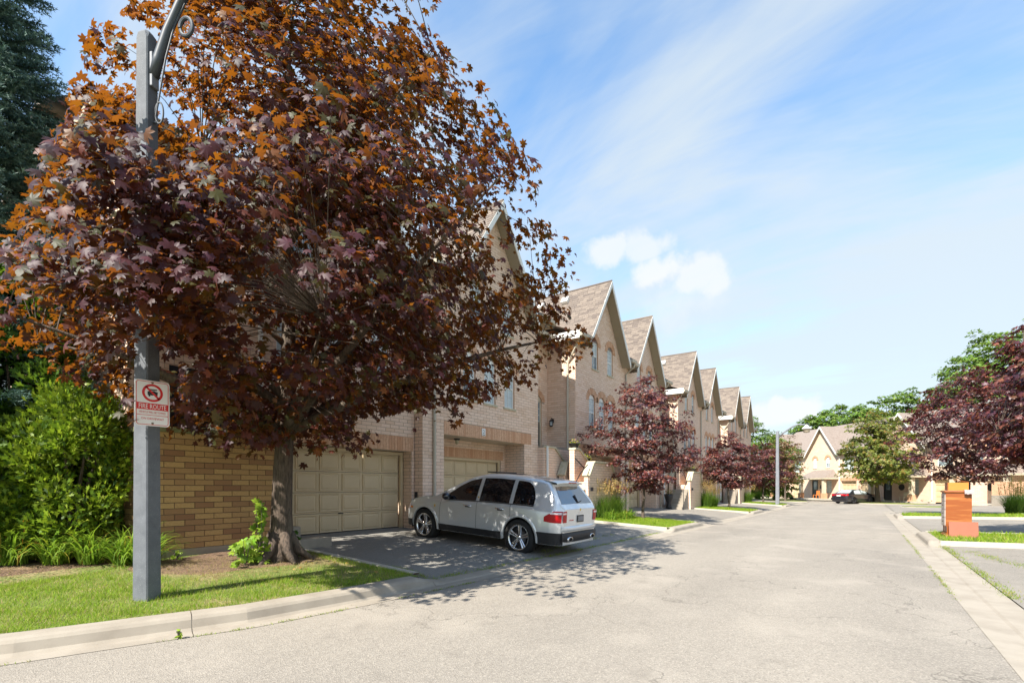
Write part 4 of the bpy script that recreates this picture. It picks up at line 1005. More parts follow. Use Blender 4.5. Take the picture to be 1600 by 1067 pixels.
# spoiler over the rear window
sp_ = MB(); P = []
for x, z, hw in ((-.30, 1.636, .60), (-.52, 1.625, .62), (-.74, 1.585, .60), (-.76, 1.555, .585), (-.55, 1.54, .58)): P.append([(x + (.05 * (abs(t) ** 3)), hw * t, z - .03 * abs(t) ** 2.5) for t in np.linspace(-1, 1, 13)])
sp_.grid(P, 0); so_ = sp_.build('spoiler', 'silver_paint', suv, smooth=True); MB().box(-.772, -.755, -.16, .16, 1.556, 1.574).build('brake_light', 'tail_red', so_)
MB().tube([(-.80, -.02, 1.30), (-.905, -.02, 1.15), (-.84, -.34, 1.19)], [.022, .014, .010], 6).build('rear_wiper', 'black_plastic', suv)
# lamps
B.patch(suv, 'tail_light', 'tail_red', -.965, -.62, lambda x: .755 + .10 * max(0, (x + .80)) , lambda x: .99 - max(0, x + .82) * .60, off=.010, nx=12)
B.patch(suv, 'tail_light_lens', 'tail_clear', -.962, -.75, .925, .965, off=.014, nx=8, nz=2)
for sg in (1, -1):
    b = MB(); P = [[(-.992 - .004 * k, sg * y, z) for z in (.76, .85, .93, .988)] for y, k in ((.775, 0), (.70, 1), (.62, 1))]; b.grid(P if sg < 0 else P[::-1]); b.build('tail_light_inner', 'tail_red', suv)
    MB().box(-1.000, -.985, sg * .72 - .07, sg * .72 + .07, .925, .96).build('tail_light_lens', 'tail_clear', suv)
B.patch(suv, 'side_marker', 'amber', 3.30, 3.44, .74, .79, off=.008, nx=5, nz=2)
B.patch(suv, 'headlight', 'tail_clear', 3.42, 3.70, .70, lambda x: .86 - (x - 3.42) * .35, off=.010, nx=8, nz=4)
# cladding, bumpers
for a, c in ((.47, 2.39),): B.patch(suv, 'sill_cladding', 'black_plastic', a, c, .305, .45, off=.006, nx=12, nz=3)
B.patch(suv, 'bumper_cladding', 'black_plastic', -.985, -.455, .305, .55, off=.010, nx=12, nz=4); B.patch(suv, 'bumper_cladding', 'black_plastic', 3.32, 3.81, .305, .47, off=.008, nx=12, nz=4)
b = MB(); P = [[(-1.0 - .05 * (1 - abs(t) ** 4), .80 * t, z) for t in np.linspace(-1, 1, 15)] for z in (.40, .52)]; P.insert(0, [(-.90, .70 * t, .27) for t in np.linspace(-1, 1, 15)]); P.append([(-.97, .78 * t, .565) for t in np.linspace(-1, 1, 15)]); b.grid(P); b.build('rear_bumper', 'black_plastic', suv, smooth=True)
b = MB(); P = [[(-.97, .80 * t, .565) for t in np.linspace(-1, 1, 15)], [(-1.035 + .05 * abs(t) ** 4, .80 * t, .585) for t in np.linspace(-1, 1, 15)], [(-1.03 + .05 * abs(t) ** 4, .80 * t, .655) for t in np.linspace(-1, 1, 15)], [(-.97, .79 * t, .69) for t in np.linspace(-1, 1, 15)]]; b.grid(P); b.build('bumper_lip', 'silver_paint', suv, smooth=True)
for sg in (1, -1):
    o = MB().lathe([(.05, .0), (.062, .0), (.062, .12), (.05, .12)], 18, axis='y').build('exhaust_tip', 'chrome', suv, smooth=True); o.location = (-1.06, sg * .52, .42); o.rotation_euler = (0, 0, R_(-90)); o.scale = (1.6, 1, .8)
# plate and marks on the tailgate
pl = MB().box(-1.004, -.99, -.15, .15, .745, .895).build('number_plate', 'plate_dark', suv, bevel=.006); MB().box(-1.008, -1.003, -.125, .125, .77, .87).build('plate_face', 'plate_grey', pl)
MB().prism([(-.025, 1.0), (.0, .975), (.025, 1.0), (.025, 1.035), (-.025, 1.035)], -.99, -.975, 'x').build('crest', 'gold', suv)
text('CAYENNE', .035, 'sign_red', suv, (-.9885, .40, .80), (R_(90), 0, R_(-90)), 'lettering', sx=1.3); text('PORSCHE', .032, 'chrome', suv, (-.9885, 0, .945), (R_(90), 0, R_(-90)), 'lettering', sx=1.5)
# door seams, handles, mirrors, rails, badges
def seam(xf, z0_, z1_, sides=(1, -1)):
    for sg in sides:
        b = MB(); P = []
        for k in range(13):
            z = z0_ + (z1_ - z0_) * k / 12; x = xf(z); y = sg * (B.y_at(x, z) + .0022); P.append([(x - .004, y, z), (x + .004, y, z)])
        b.grid(P); b.build('door_seam', 'black_plastic', suv)
seam(lambda z: 2.33 - max(0, z - .8) * .12, .46, 1.03); seam(lambda z: 1.19, .46, 1.05); seam(lambda z: .25 - .35 * max(0, .95 - z) ** 1.2 if z > .85 else .23 + (.85 - z) * .55, .62, 1.05)
for sg in (1, -1):
    for x in (1.36, .42):
        y = B.y_at(x, .93); b = MB().tube([(x - .02, sg * (y - .0), .93), (x + .01, sg * (y + .035), .935), (x + .19, sg * (y + .035), .945), (x + .22, sg * (y - .0), .945)], .015, 8); b.build('door_handle', 'chrome', suv, smooth=True)
        MB().box(x + .03, x + .17, sg * (y + .002) - .004, sg * (y + .002) + .004, .90, .925).build('handle_cup', 'black_plastic', suv)
    o = MB().lathe([(0, -.11), (.07, -.10), (.115, -.05), (.125, 0), (.115, .05), (.07, .10), (0, .11)], 16, axis='y').build('wing_mirror', 'black_paint', suv, smooth=True); o.location = (2.06, sg * 1.03, 1.11); o.scale = (.75, 1, .72)
    MB().tube([(2.10, sg * .90, 1.04), (2.08, sg * .98, 1.07)], .03, 8).build('mirror_stalk', 'black_paint', suv)
    MB().box(2.48, 2.52, sg * B.y_at(2.5, .86) - .004, sg * B.y_at(2.5, .86) + .004, .83, .89).build('badge', 'gold', suv)
    MB().box(1.17, 1.205, sg * B.y_at(1.19, 1.14) - .006, sg * B.y_at(1.19, 1.14) + .006, 1.11, 1.16).build('badge', 'gold', suv)
# small black sedan in front of the end houses
sed = empty('parked_sedan', (59.2, 1.5, base(58) + .02), R_(-33), 'black sedan with red tail lights parked in front of the far end houses', 'car')
B2 = Body(top=[(-.98, .70), (-.96, .90), (-.85, 1.0), (-.45, 1.03), (-.2, 1.14), (.25, 1.36), (.7, 1.42), (1.3, 1.41), (1.75, 1.28), (2.25, 1.03), (2.5, .97), (3.1, .86), (3.45, .70), (3.52, .55)],
          half=[(-.98, .68), (-.85, .80), (-.4, .86), (0, .875), (2.6, .875), (3.1, .83), (3.4, .66), (3.52, .45)], belt=[(-.98, .95), (2.2, .93), (3.1, .82), (3.5, .56)], z0=.2, tumble=.24, wheels=(0, 2.62), ra=.36, x0=-.98, x1=3.52, zc=.31)
B2.build(sed, 'black_paint')
for wx in (0, 2.62):
    for sg in (1, -1): wheel(sed, wx, sg * .76, .315, .2, sg, spokes=7, rimm='chrome_dark', detail=False)
zb2 = lambda x: lerp_tab(B2.belt, x) + .02
rf2 = lambda x: sm_tab(B2.top, x) - .07
B2.patch(sed, 'door_glass', 'blind', 1.12, 1.92, zb2, lambda x: max(zb2(x) + .01, rf2(x))); B2.patch(sed, 'door_glass', 'blind', .12, 1.04, zb2, lambda x: max(zb2(x) + .01, rf2(x)))
B2.top_patch(sed, 'rear_window', 'blind', -.36, .20, .62, .52); B2.top_patch(sed, 'windscreen', 'car_glass', 2.2, 1.6, .62, .5)
B2.patch(sed, 'tail_light', 'tail_red', -.975, -.72, .80, .95, off=.01)
for sg in (1, -1): MB().box(-.995, -.975, sg * .58 - .12, sg * .58 + .12, .78, .93).build('tail_light_inner', 'tail_red', sed)
MB().box(-.998, -.978, -.2, .2, .74, .86).build('number_plate', 'white_paint', sed); MB().box(-1.03, -.93, -.78, .78, .38, .60).build('rear_bumper', 'black_paint', sed, bevel=.03)

# ---------------------------------------------------------------- near lamp post with the fire route sign
PX, PY = 2.20, 6.88
pz = lawn_z(PX, PY)
lp = empty('lamp_post', (PX, PY, pz - .05), R_(27), 'grey concrete lamp post carrying the fire route sign, standing on the near lawn', 'lamp post')
def octa(hw, ch): return [(-hw + ch, -hw), (hw - ch, -hw), (hw, -hw + ch), (hw, hw - ch), (hw - ch, hw), (-hw + ch, hw), (-hw, hw - ch), (-hw, -hw + ch)]
b = MB(); P = [[(x, y, z) for x, y in octa(h, c)] for z, h, c in ((0, .102, .014), (6.62, .076, .012), (6.68, .075, .03), (6.72, .05, .02))]; P = [r + [r[0]] for r in P]; b.grid(P, 0); b.f.append(tuple(range(27, 35))); b.r.append(0); b.build('post', 'pole_concrete', lp)
# arm bracket on the street side (-y)
b = MB(); b.box(-.05, .05, -.115, -.075, 6.06, 6.46); b.build('bracket_plate', 'pole_metal', lp, bevel=.008)
arm = [(0, -.09, 6.20), (0, -.15, 6.40), (0, -.27, 6.70), (0, -.46, 7.05), (0, -.85, 7.45), (0, -1.4, 7.7), (0, -2.1, 7.8)]
am = MB().tube(arm, [.055, .055, .052, .048, .045, .042, .04], 14).build('arm', 'scroll_metal', lp, smooth=True)
hd = MB(); hd.lathe([(.06, .22), (.10, .18), (.26, .02), (.27, -.02), (.22, -.02)], 20, c=(0, -2.15, 7.65)); hd.build('lamp_head', 'white_paint', lp, smooth=True); MB().lathe([(.2, 0), (.17, -.2), (0, -.24)], 16, c=(0, -2.15, 7.63)).build('lamp_glass', 'blind', lp, smooth=True)
# decorative scrolls beside the arm
def scroll(c0, r0, turns, start, hgt, cn):
    P = []
    for k in range(int(30 * turns)):
        t = k / 30 * 2 * math.pi; r = r0 * (1 - .12 * t / 6.28); P.append((0, c0[0] + r * math.cos(start + t), c0[1] + hgt * r * math.sin(start + t)))
    return P
b = MB(); b.tube(scroll((-.165, 5.76), .055, 1.0, 0, 2.4, 0), .010, 6); b.tube([(0, -.115, 5.72), (0, -.18, 6.05), (0, -.25, 6.4), (0, -.36, 6.75), (0, -.5, 7.0)], .010, 6); b.tube(scroll((-.52, 6.72), .085, 1.0, 0, 1.3, 0), .022, 8); b.tube([(0, -.085, 5.66), (0, -.14, 5.66)], .012, 6); b.build('scroll', 'scroll_metal', lp)
# sign
sg_ = empty('street_sign', (2.20, 6.715, 1.5), R_(0), 'white and red FIRE ROUTE no parking sign bolted to the near lamp post', 'sign')
sx0, sx1, sz0, sz1 = -.172, .172, .745, 1.27
def rrect(x0, x1, z0, z1, r, k=5):
    P = []
    for cx, cz, a0 in ((x1 - r, z0 + r, -90), (x1 - r, z1 - r, 0), (x0 + r, z1 - r, 90), (x0 + r, z0 + r, 180)):
        for i in range(k + 1): t = R_(a0 + 90 * i / k); P.append((cx + r * math.cos(t), cz + r * math.sin(t)))
    return P
MB().prism(rrect(sx0, sx1, sz0 - 0, sz1, .035), -.003, .0).build('sign_plate', 'white_sign', sg_)
def ring(x0, x1, z0, z1, r, w, y):
    b = MB(); O = rrect(x0, x1, z0, z1, r); I = rrect(x0 + w, x1 - w, z0 + w, z1 - w, max(.004, r - w)); P = [[(a, y, c) for a, c in O] + [(O[0][0], y, O[0][1])], [(a, y, c) for a, c in I] + [(I[0][0], y, I[0][1])]]; b.grid(P, 0); return b
ring(sx0 + .012, sx1 - .012, sz0 + .012, sz1 - .012, .028, .0065, -.0042).build('border', 'sign_red', sg_)
def flat(x0, x1, z0, z1, y): return MB().add([(x0, y, z0), (x1, y, z0), (x1, y, z1), (x0, y, z1)], [(0, 1, 2, 3)])
flat(sx0 + .019, sx1 - .019, .932, 1.008, -.0043).build('red_band', 'sign_red', sg_)
flat(sx0 + .019, sx1 - .019, .866, .872, -.0043).build('rule_line', 'sign_red', sg_)
b = MB(); P = [[], []]
for k in range(49):
    t = 2 * math.pi * k / 48
    for i, r in enumerate((.103, .078)): P[i].append((0.0 + r * math.cos(t), -.0046, 1.128 + r * math.sin(t)))
b.grid(P, 0); b.add([(-.075, -.0046, 1.19), (-.06, -.0046, 1.205), (.075, -.0046, 1.066), (.06, -.0046, 1.051)], [(0, 3, 2, 1)]); b.build('prohibition_ring', 'sign_red', sg_)
b = MB()
for q in ([(-.035, 1.158), (.04, 1.158), (.048, 1.172), (-.028, 1.172)], [(-.048, 1.10), (.048, 1.10), (.052, 1.142), (.03, 1.147), (.015, 1.153), (-.03, 1.15), (-.05, 1.14)], [(-.04, 1.085), (-.022, 1.085), (-.022, 1.10), (-.04, 1.10)], [(.022, 1.085), (.04, 1.085), (.04, 1.10), (.022, 1.10)]): b.add([(a, -.0044, c) for a, c in q], [tuple(range(len(q)))])
b.build('car_pictogram', 'sign_black', sg_)
text('FIRE ROUTE', .076, 'white_sign', sg_, (0, -.0046, .967), (R_(90), 0, 0), 'lettering', .0004, sx=.68)
text('VEHICLE WILL BE TOWED', .034, 'sign_red', sg_, (0, -.0046, .901), (R_(90), 0, 0), 'lettering', .0004, sx=.66)
text('ON DRIVEWAY', .036, 'sign_red', sg_, (0, -.0046, .828), (R_(90), 0, 0), 'lettering', .0004, sx=.92)
for z in (1.245, .775): MB().lathe([(0, -.010), (.010, -.009), (.013, -.003)], 10, axis='y', c=(0, 0, z)).build('bolt', 'bolt', sg_, smooth=True)
for o in sg_.children: o.location.z -= 1.5 - 1.5
sg_.location.z = 1.5
# fit: sign heights are given above the eye level of the street
for o in list(sg_.children):
    o.location.z += 0
sg_.location.z = 1.46
# ---------------------------------------------------------------- far street lamp
fl = empty('street_lamp', (45.3, 5.75, lawn_z(45.3, 5.75) - .03), 0, 'grey street lamp with white bonnet shade on a curved arm, far down the left kerb', 'street lamp')
b = MB(); P = [[(x, y, z) for x, y in octa(h, .03)] for z, h in ((0, .14), (6.05, .10))]; P = [r + [r[0]] for r in P]; b.grid(P, 0); b.box(-.1, .1, -.1, .1, 6.0, 6.05); b.build('post', 'pole_metal', fl)
MB().tube([(0, -.05, 5.55), (0, -.5, 5.95), (0, -1.05, 6.35), (0, -1.5, 6.5), (0, -1.95, 6.42)], .06, 8).build('arm', 'pole_metal', fl, smooth=True)
MB().lathe([(.05, .32), (.09, .25), (.34, .02), (.35, -.03), (.28, -.03)], 20, c=(0, -2.05, 6.12)).build('lamp_shade', 'white_paint', fl, smooth=True)
MB().lathe([(.24, 0), (.22, -.26), (0, -.3)], 14, c=(0, -2.05, 6.09)).build('lamp_glass', 'trim_beige', fl, smooth=True)

# ---------------------------------------------------------------- discarded furniture on the right kerb lawn
cz = rlawn_z(18.3, -2.1)
cb = empty('wooden_cabinet', (18.15, -2.12, cz), R_(2), 'discarded cherry wood chest of drawers standing on the right kerb lawn', 'cabinet')
b = MB(); b.box(0, .62, -.27, -.245, 0, 1.22); b.box(0, .62, .245, .27, .28, 1.22); b.box(0, .62, .245, .27, 0, .10); b.box(0, .02, -.245, .245, .05, 1.22); b.box(.60, .62, -.245, .245, .0, 1.22); b.box(.02, .60, -.245, .245, .05, .09); b.build('carcass', 'wood_cherry', cb)
MB().box(-.03, .65, -.30, .30, 1.22, 1.27).build('cabinet_top', 'wood_cherry', cb, bevel=.008); MB().box(-.03, .65, -.30, .30, .0, .05).build('plinth', 'wood_cherry', cb, bevel=.008)
for i in range(4): MB().box(.03, .59, .27, .288, .30 + i * .225, .30 + i * .225 + .212).build('drawer_front', 'drawer_grey', cb, bevel=.004)
for i in range(2): MB().box(.04 + i * .29, .28 + i * .29, .21, .24, .11, .27).build('open_shelf', 'wood_cherry', cb)
for i in range(4): MB().lathe([(.012, 0), (.02, .012), (0, .02)], 8, axis='y', c=(.31, .288, .41 + i * .225)).build('knob', 'bolt', cb)
tb = empty('wooden_box', (18.20, -2.12, cz + 1.275), R_(1), 'lighter orange wooden box lying on top of the discarded cabinet', 'box')
b = MB(); b.box(0, .5, -.21, -.195, 0, .22); b.box(0, .5, .195, .21, 0, .22); b.box(0, .015, -.195, .195, 0, .22); b.box(.485, .5, -.195, .195, 0, .22); b.box(.015, .485, -.195, .195, 0, .012); b.build('box', 'wood_light', tb)
MB().box(.02, .48, .21, .228, -.0, .22).build('drawer_front', 'wood_cherry', tb); 
wd = MB().box(0, .35, -.03, .03, 0, .012); w_o = wd.build('wood_scrap', 'wood_cherry'); w_o.location = (18.3, -2.35, cz + 1.50); w_o.rotation_euler = (0, R_(-12), R_(70)); tag(w_o, 'thin scrap of wood lying on the orange drawer box', 'scrap wood')
bd = MB().box(-.30, .30, -.009, .009, 0, .44).build('particle_board', 'board_pink', bevel=.002); bd.location = (17.95, -2.20, cz - .01); bd.rotation_euler = (R_(9), R_(0), R_(92)); bd.rotation_euler = (R_(-9), 0, R_(92 + 180)); tag(bd, 'flat pinkish board leaning against the front of the discarded cabinet', 'board')
# cloth draped on the corner
b = MB(); P = []
for i in range(8):
    P.append([(18.13 + .03 * math.sin(j * 1.7 + i) - .012 * i * (i > 3), -2.37 + .05 * j / 1.6 - .05, cz + 1.29 + .012 * math.sin(j * 2.1 + i * 1.3) - (max(0, i - 3) * .028)) for j in range(7)])
for i, row in enumerate(P):
    for j, q in enumerate(row): row[j] = (18.26 - .045 * min(i, 4) + .012 * math.sin(j * 2.3) - .004 * i, q[1], q[2])
b.grid(P); o = b.build('cloth', 'cloth', smooth=True); tag(o, 'crumpled pale rag hanging over the corner of the cabinet top', 'rag')

# ---------------------------------------------------------------- pots, urn, chairs, small things by the doors
def pot(loc, rz, label, cat, r=.17, h=.16, long=.0, name='flower_pot', group=None):
    t = empty(name, loc, rz, label, cat, group)
    b = MB(); b.lathe([(0, 0), (r * .7, 0), (r, h), (r * 1.08, h), (r * 1.08, h + .02), (r * .9, h + .01), (r * .88, h - .03), (0, h - .03)], 16); o = b.build('pot', 'pot_black', t, smooth=True); o.scale = (1 + long, 1, 1)
    return t

# ---------------------------------------------------------------- vegetation
MAPLE = [(-90, .12), (-56, .56), (-34, .48), (-10, .86), (10, .70), (22, .55), (34, .80), (45, 1.02), (57, .80), (69, .56), (78, .82), (90, 1.10)]
MAPLE = MAPLE + [(180 - a, r) for a, r in MAPLE[-2::-1]][:-1]
def tmpl(kind):
    if kind == 'maple':
        P = [(0, .12, .05)] + [(r * math.cos(R_(a)), r * math.sin(R_(a)) + .12, -.26 * r * r - .12 * abs(math.cos(R_(a))) * r + .05) for a, r in MAPLE]
        m_ = len(MAPLE); return np.array(P) * .56, np.array([(0, 1 + i, 1 + (i + 1) % m_) for i in range(m_)])
    if kind == 'maple5':
        A = [(-90, .15), (-25, .85), (10, .45), (45, 1.0), (68, .5), (90, 1.1), (112, .5), (135, 1.0), (170, .45), (205, .85)]
        P = [(0, .12, .05)] + [(r * math.cos(R_(a)), r * math.sin(R_(a)) + .12, -.18 * r * r) for a, r in A]; return np.array(P) * .56, np.array([(0, 1 + i, 1 + (i + 1) % 10) for i in range(10)])
    if kind == 'oval': return np.array([(0, -.5, 0), (.28, -.05, -.06), (0, .5, -.12), (-.28, -.05, -.06), (0, 0, .04)]), np.array([(0, 1, 4), (1, 2, 4), (2, 3, 4), (3, 0, 4)])
    if kind == 'needle': return np.array([(-.05, 0, 0), (.05, 0, 0), (0, 1, 0)]), np.array([(0, 1, 2)])
    if kind == 'spray': return np.array([(0, 0, 0), (.10, .35, 0), (.34, .55, .03), (.12, .62, 0), (.22, .92, .02), (.0, .8, 0), (-.08, 1.1, 0), (-.1, .68, 0), (-.34, .72, .03), (-.12, .42, 0)]), np.array([(0, 1, 9), (1, 2, 3), (1, 3, 9), (3, 4, 5), (3, 5, 7), (5, 6, 7), (7, 8, 9), (3, 7, 9)])
def basis(Nn, tw):
    Nn = Nn / np.linalg.norm(Nn, axis=1, keepdims=True); up = np.tile([0., 0, 1], (len(Nn), 1)); up[np.abs(Nn[:, 2]) > .95] = (1, 0, 0)
    a = np.cross(up, Nn); a /= np.linalg.norm(a, axis=1, keepdims=True); b = np.cross(Nn, a); c, s = np.cos(tw)[:, None], np.sin(tw)[:, None]
    return a * c + b * s, -a * s + b * c, Nn
def leaf_mesh(name, P, Nn, size, kind, m, parent, cols, tw=None, Y=None, stuff=True):
    T, F = tmpl(kind); n_ = len(P); tw = nr.uniform(0, 2 * math.pi, n_) if tw is None else tw
    A, B_, D = basis(Nn, tw)
    V = P[:, None, :] + size[:, None, None] * (T[None, :, 0:1] * A[:, None, :] + T[None, :, 1:2] * B_[:, None, :] + T[None, :, 2:3] * D[:, None, :])
    FF = (F[None] + (np.arange(n_) * len(T))[:, None, None]).reshape(-1, 3); cc = np.repeat(cols, len(F), axis=0)
    return mesh_np(name, V.reshape(-1, 3), FF, m, parent, cc, stuff)
def pal(n_, cols, w, var=.25):
    cols = np.array(cols); i = nr.choice(len(cols), n_, p=np.array(w) / sum(w)); return np.clip(cols[i] * nr.uniform(1 - var, 1 + var, (n_, 1)) * nr.uniform(.92, 1.08, (n_, 3)), 0, 1)
def prof_r(prof, z):
    return np.interp(z, [p[0] for p in prof], [p[1] for p in prof])
def branches(root, base_p, top_z, trunk_r, clumps, first_z, nl, mk, lean=(0, 0), flare=True, seed=1, twig=.012, split=None):
    rr = random.Random(seed); b = MB(); H_ = top_z
    def leader(t):   # t in 0..1
        return Vector((lean[0] * t * t + .06 * math.sin(t * 7 + seed) * (t > .1), lean[1] * t * t + .06 * math.sin(t * 5 + seed * 2) * (t > .1), H_ * t))
    pts = [leader(t) for t in np.linspace(0, 1, 14)]; rad = [max(.012, trunk_r * (1 - .93 * t ** .8)) for t in np.linspace(0, 1, 14)]
    if flare: pts.insert(1, leader(.012)); rad.insert(1, trunk_r * 1.12); rad[0] = trunk_r * 1.55; pts[0] = Vector((0, 0, -.08)); pts.insert(2, leader(.035)); rad.insert(2, trunk_r * 1.0)
    b.tube(pts, rad, 12); tr = b.build('trunk', mk, root, smooth=True)
    lb = MB(); idx = rr.sample(range(int(len(clumps) * .9)), min(nl, len(clumps))); nodes = []
    for t in np.linspace(first_z / H_, .97, 20): nodes.append(leader(t))
    for i in idx:
        c = Vector(clumps[i]); dist = math.hypot(c.x, c.y); zs = min(max(first_z, c.z - dist * rr.uniform(.55, .95)), H_ * .92); s_ = leader(zs / H_); mid = s_.lerp(c, .45) + Vector((rr.uniform(-.15, .15), rr.uniform(-.15, .15), dist * .10))
        P = [s_ * (1 - t) ** 2 + mid * 2 * t * (1 - t) + c * t * t for t in np.linspace(0, 1, 8)]; r0 = trunk_r * max(.16, .62 * (1 - zs / H_) ** .7) * min(1, .4 + dist / 4)
        lb.tube(P, [max(.006, r0 * (1 - .9 * t)) for t in np.linspace(0, 1, 8)], 7); nodes += P[2:]
    lb.build('limb', mk, root, smooth=True)
    NA = np.array([tuple(q) for q in nodes]); tb = MB()
    for c in clumps:
        d = ((NA - c) ** 2).sum(1) + 2.0 * np.maximum(0, NA[:, 2] - c[2]) ** 2; q = Vector(NA[d.argmin()]); e = Vector(c); ml = q.lerp(e, .5) + Vector((0, 0, .05 + .05 * (e - q).length)); tb.tube([q, ml, e], [twig, twig * .7, .003], 4, cap=False)
    tb.build('twigs', mk, root, stuff=True)
    return tr
def tree(name, label, base_p, prof, nclump, lpc, size, kind, m, cols, w, trunk_r, first_z, group=None, seed=3, cr=.42, reject=None, bias=.42, mk='bark_young', squash=(1, 1), near_parts=0, top=None, nl=14, lumps=1.0, extra=None, flat=.35, lean=(0, 0), twig=.012, var=.25, off=(0, 0), cat='tree', upb=.75):
    global nr
    nr = np.random.default_rng(seed); root = empty(name, base_p, 0, label, cat, group); z0, z1 = prof[0][0], prof[-1][0]
    cl = []; it = 0
    rmax = max(p[1] for p in prof)
    # low frequency lumps of the outline
    ph = nr.uniform(0, 6.28, 8)
    while len(cl) < nclump and it < nclump * 60:
        it += 1; z = nr.uniform(z0, z1); r = prof_r(prof, z)
        if nr.uniform() > (r / rmax) ** 1.3: continue
        a = nr.uniform(0, 2 * math.pi); lump = 1 + lumps * (.10 * math.sin(3 * a + ph[0] + z) + .08 * math.sin(5 * a + ph[1] - 1.7 * z) + .07 * math.sin(2 * z * 2.1 + ph[2] + a))
        q = r * lump * nr.uniform() ** bias; p = np.array([q * math.cos(a) * squash[0] + off[0], q * math.sin(a) * squash[1] + off[1], z + .12 * math.sin(4 * a + ph[3])])
        wp = p + np.array(base_p)
        if reject and reject(wp): continue
        cl.append(p)
    if extra: cl += [np.array(q) - np.array(base_p) for q in extra]
    cl = np.array(cl); k = len(cl)
    branches(root, base_p, top or (z1 * .93), trunk_r, cl, first_z, nl, mk, lean, seed=seed, twig=twig)
    n_ = k * lpc; ci = np.repeat(np.arange(k), lpc); crs = nr.uniform(.7, 1.3, k)[ci] * cr
    th = nr.uniform(0, 2 * math.pi, n_); rr = np.sqrt(nr.uniform(0, 1, n_)) * crs; P = cl[ci] + np.stack([rr * np.cos(th), rr * np.sin(th), nr.normal(0, flat * .5, n_) * crs - .35 * rr * rr / cr], 1)
    outw = P.copy() - np.array([off[0], off[1], 0]); outw[:, 2] = (P[:, 2] - (z0 + z1) / 2) * .4; outw /= np.linalg.norm(outw, axis=1, keepdims=True) + 1e-6
    Nn = np.array([0, 0, upb]) + outw * .75 + nr.normal(0, .45, (n_, 3)); Nn[Nn[:, 2] < .05, 2] *= -1
    sz = size * nr.uniform(.55, 1.25, n_)
    if reject:
        keep = np.array([not reject(q, True) for q in P + np.array(base_p)]); P, Nn, sz, ci = P[keep], Nn[keep], sz[keep], ci[keep]; n_ = len(P)
    # colour varies clump by clump as well as leaf by leaf
    cc = pal(n_, cols, w, var); cv = nr.uniform(.8, 1.2, k)[ci][:, None]; cc = np.clip(cc * cv, 0, 1)
    # leaf tips hang outward: twist so that the blade's long axis points out and down
    if near_parts:
        d = np.linalg.norm(P + np.array(base_p) - np.array([0, 0, 1.5]), axis=1); o_ = np.argsort(d); ind = o_[:near_parts]; rest = o_[near_parts:]
        T, F = tmpl(kind); meshes = []
        A, B_, D = basis(Nn[ind], nr.uniform(0, 6.28, len(ind))); lm = []
        for v in range(10):
            q = mesh_np('leaf', T, F, m, None, np.repeat(cc[ind[v * 3]][None], len(F), 0)); lm.append(q.data); bpy.data.objects.remove(q)
        for j, i in enumerate(ind):
            o = bpy.data.objects.new('leaf', lm[j % 10]); C.objects.link(o); o.parent = root
            mtx = Matrix((( *A[j], 0), (*B_[j], 0), (*D[j], 0), (0, 0, 0, 1))).transposed(); o.matrix_local = Matrix.Translation(P[i]) @ mtx @ Matrix.Scale(float(sz[i]), 4)
        P, Nn, sz, cc = P[rest], Nn[rest], sz[rest], cc[rest]
    leaf_mesh('foliage', P, Nn, sz, kind, m, root, cc)
    return root
# colours of leaves (real leaf colours)
CR = [(.036, .011, .018), (.075, .018, .014), (.018, .009, .014), (.12, .045, .010), (.030, .034, .009)]
PU = [(.12, .032, .028), (.06, .018, .026), (.17, .055, .032), (.038, .013, .02), (.09, .035, .014)]
BT = (4.50, 8.05, 0.30)
prof_big = [(2.0, 1.0), (2.45, 2.4), (3.0, 3.2), (3.7, 4.0), (4.6, 4.45), (5.6, 4.1), (6.6, 3.4), (7.5, 2.8), (8.4, 2.35), (9.4, 1.85), (10.3, 1.3), (11.1, .5)]
pole_dir = np.array([2.27, 6.72]); pl_len = np.linalg.norm(pole_dir); pole_u = pole_dir / pl_len
def rej_big(p, leaf=False):
    x, y, z = p
    if y > 9.85 - (0 if leaf else .25) and x > 3.0: return True
    # pruned round the lamp post and its arm
    s = x * pole_u[0] + y * pole_u[1]; q = abs(x * pole_u[1] - y * pole_u[0])
    if z > 5.05 and z < 7.6 and s < pl_len + .25 and q < (.28 if leaf else .42): return True
    if z > 5.6 and s < 7.2 and x * pole_u[1] - y * pole_u[0] < .1 and x * pole_u[1] - y * pole_u[0] > -.25: return True
    if z < 3.0 and s < pl_len + .1 and q < (.20 if leaf else .5): return True
    # outer left side is trimmed higher up
    if x < .9 + max(0, z - 5.6) * .52 + max(0, 3.3 - z) * .9: return True
    # kept clear above the driveway
    if x > 5.6 and z < 2.75 + (x - 5.6) * .22 and y > 6: return True
    if math.hypot(x, y) < 3.9: return True
    # sloping left shoulder of the crown
    if x < .27 * y and z - 1.5 > (.50 + (x / y - .144) * 4.4) * (.813 * x + .582 * y): return True
    return False
_r = random.Random(9)
EXTRA = [(1.95 + _r.uniform(-.45, .45), 5.75 + _r.uniform(-.5, .4), _r.uniform(3.35, 4.95)) for _ in range(26)] + [(1.35 + _r.uniform(-.4, .4), 5.9 + _r.uniform(-.6, .6), _r.uniform(2.9, 4.6)) for _ in range(14)] + [(2.55 + _r.uniform(-.2, .2), 6.35, _r.uniform(2.6, 3.2)) for _ in range(5)]
big = tree('crimson_maple', 'large crimson maple with orange glowing leaves on the near lawn', BT, prof_big, 610, 54, .145, 'maple', 'leaf_crimson', CR, [4, 2, 5, 1.2, 3], .19, 2.1, extra=EXTRA, seed=5, cr=.46, reject=rej_big, bias=.46, mk='bark', near_parts=300, nl=34, top=9.8, twig=.009, lumps=1.3, flat=.45, lean=(.25, -.1), off=(.15, -.25), squash=(1.03, 1.0))
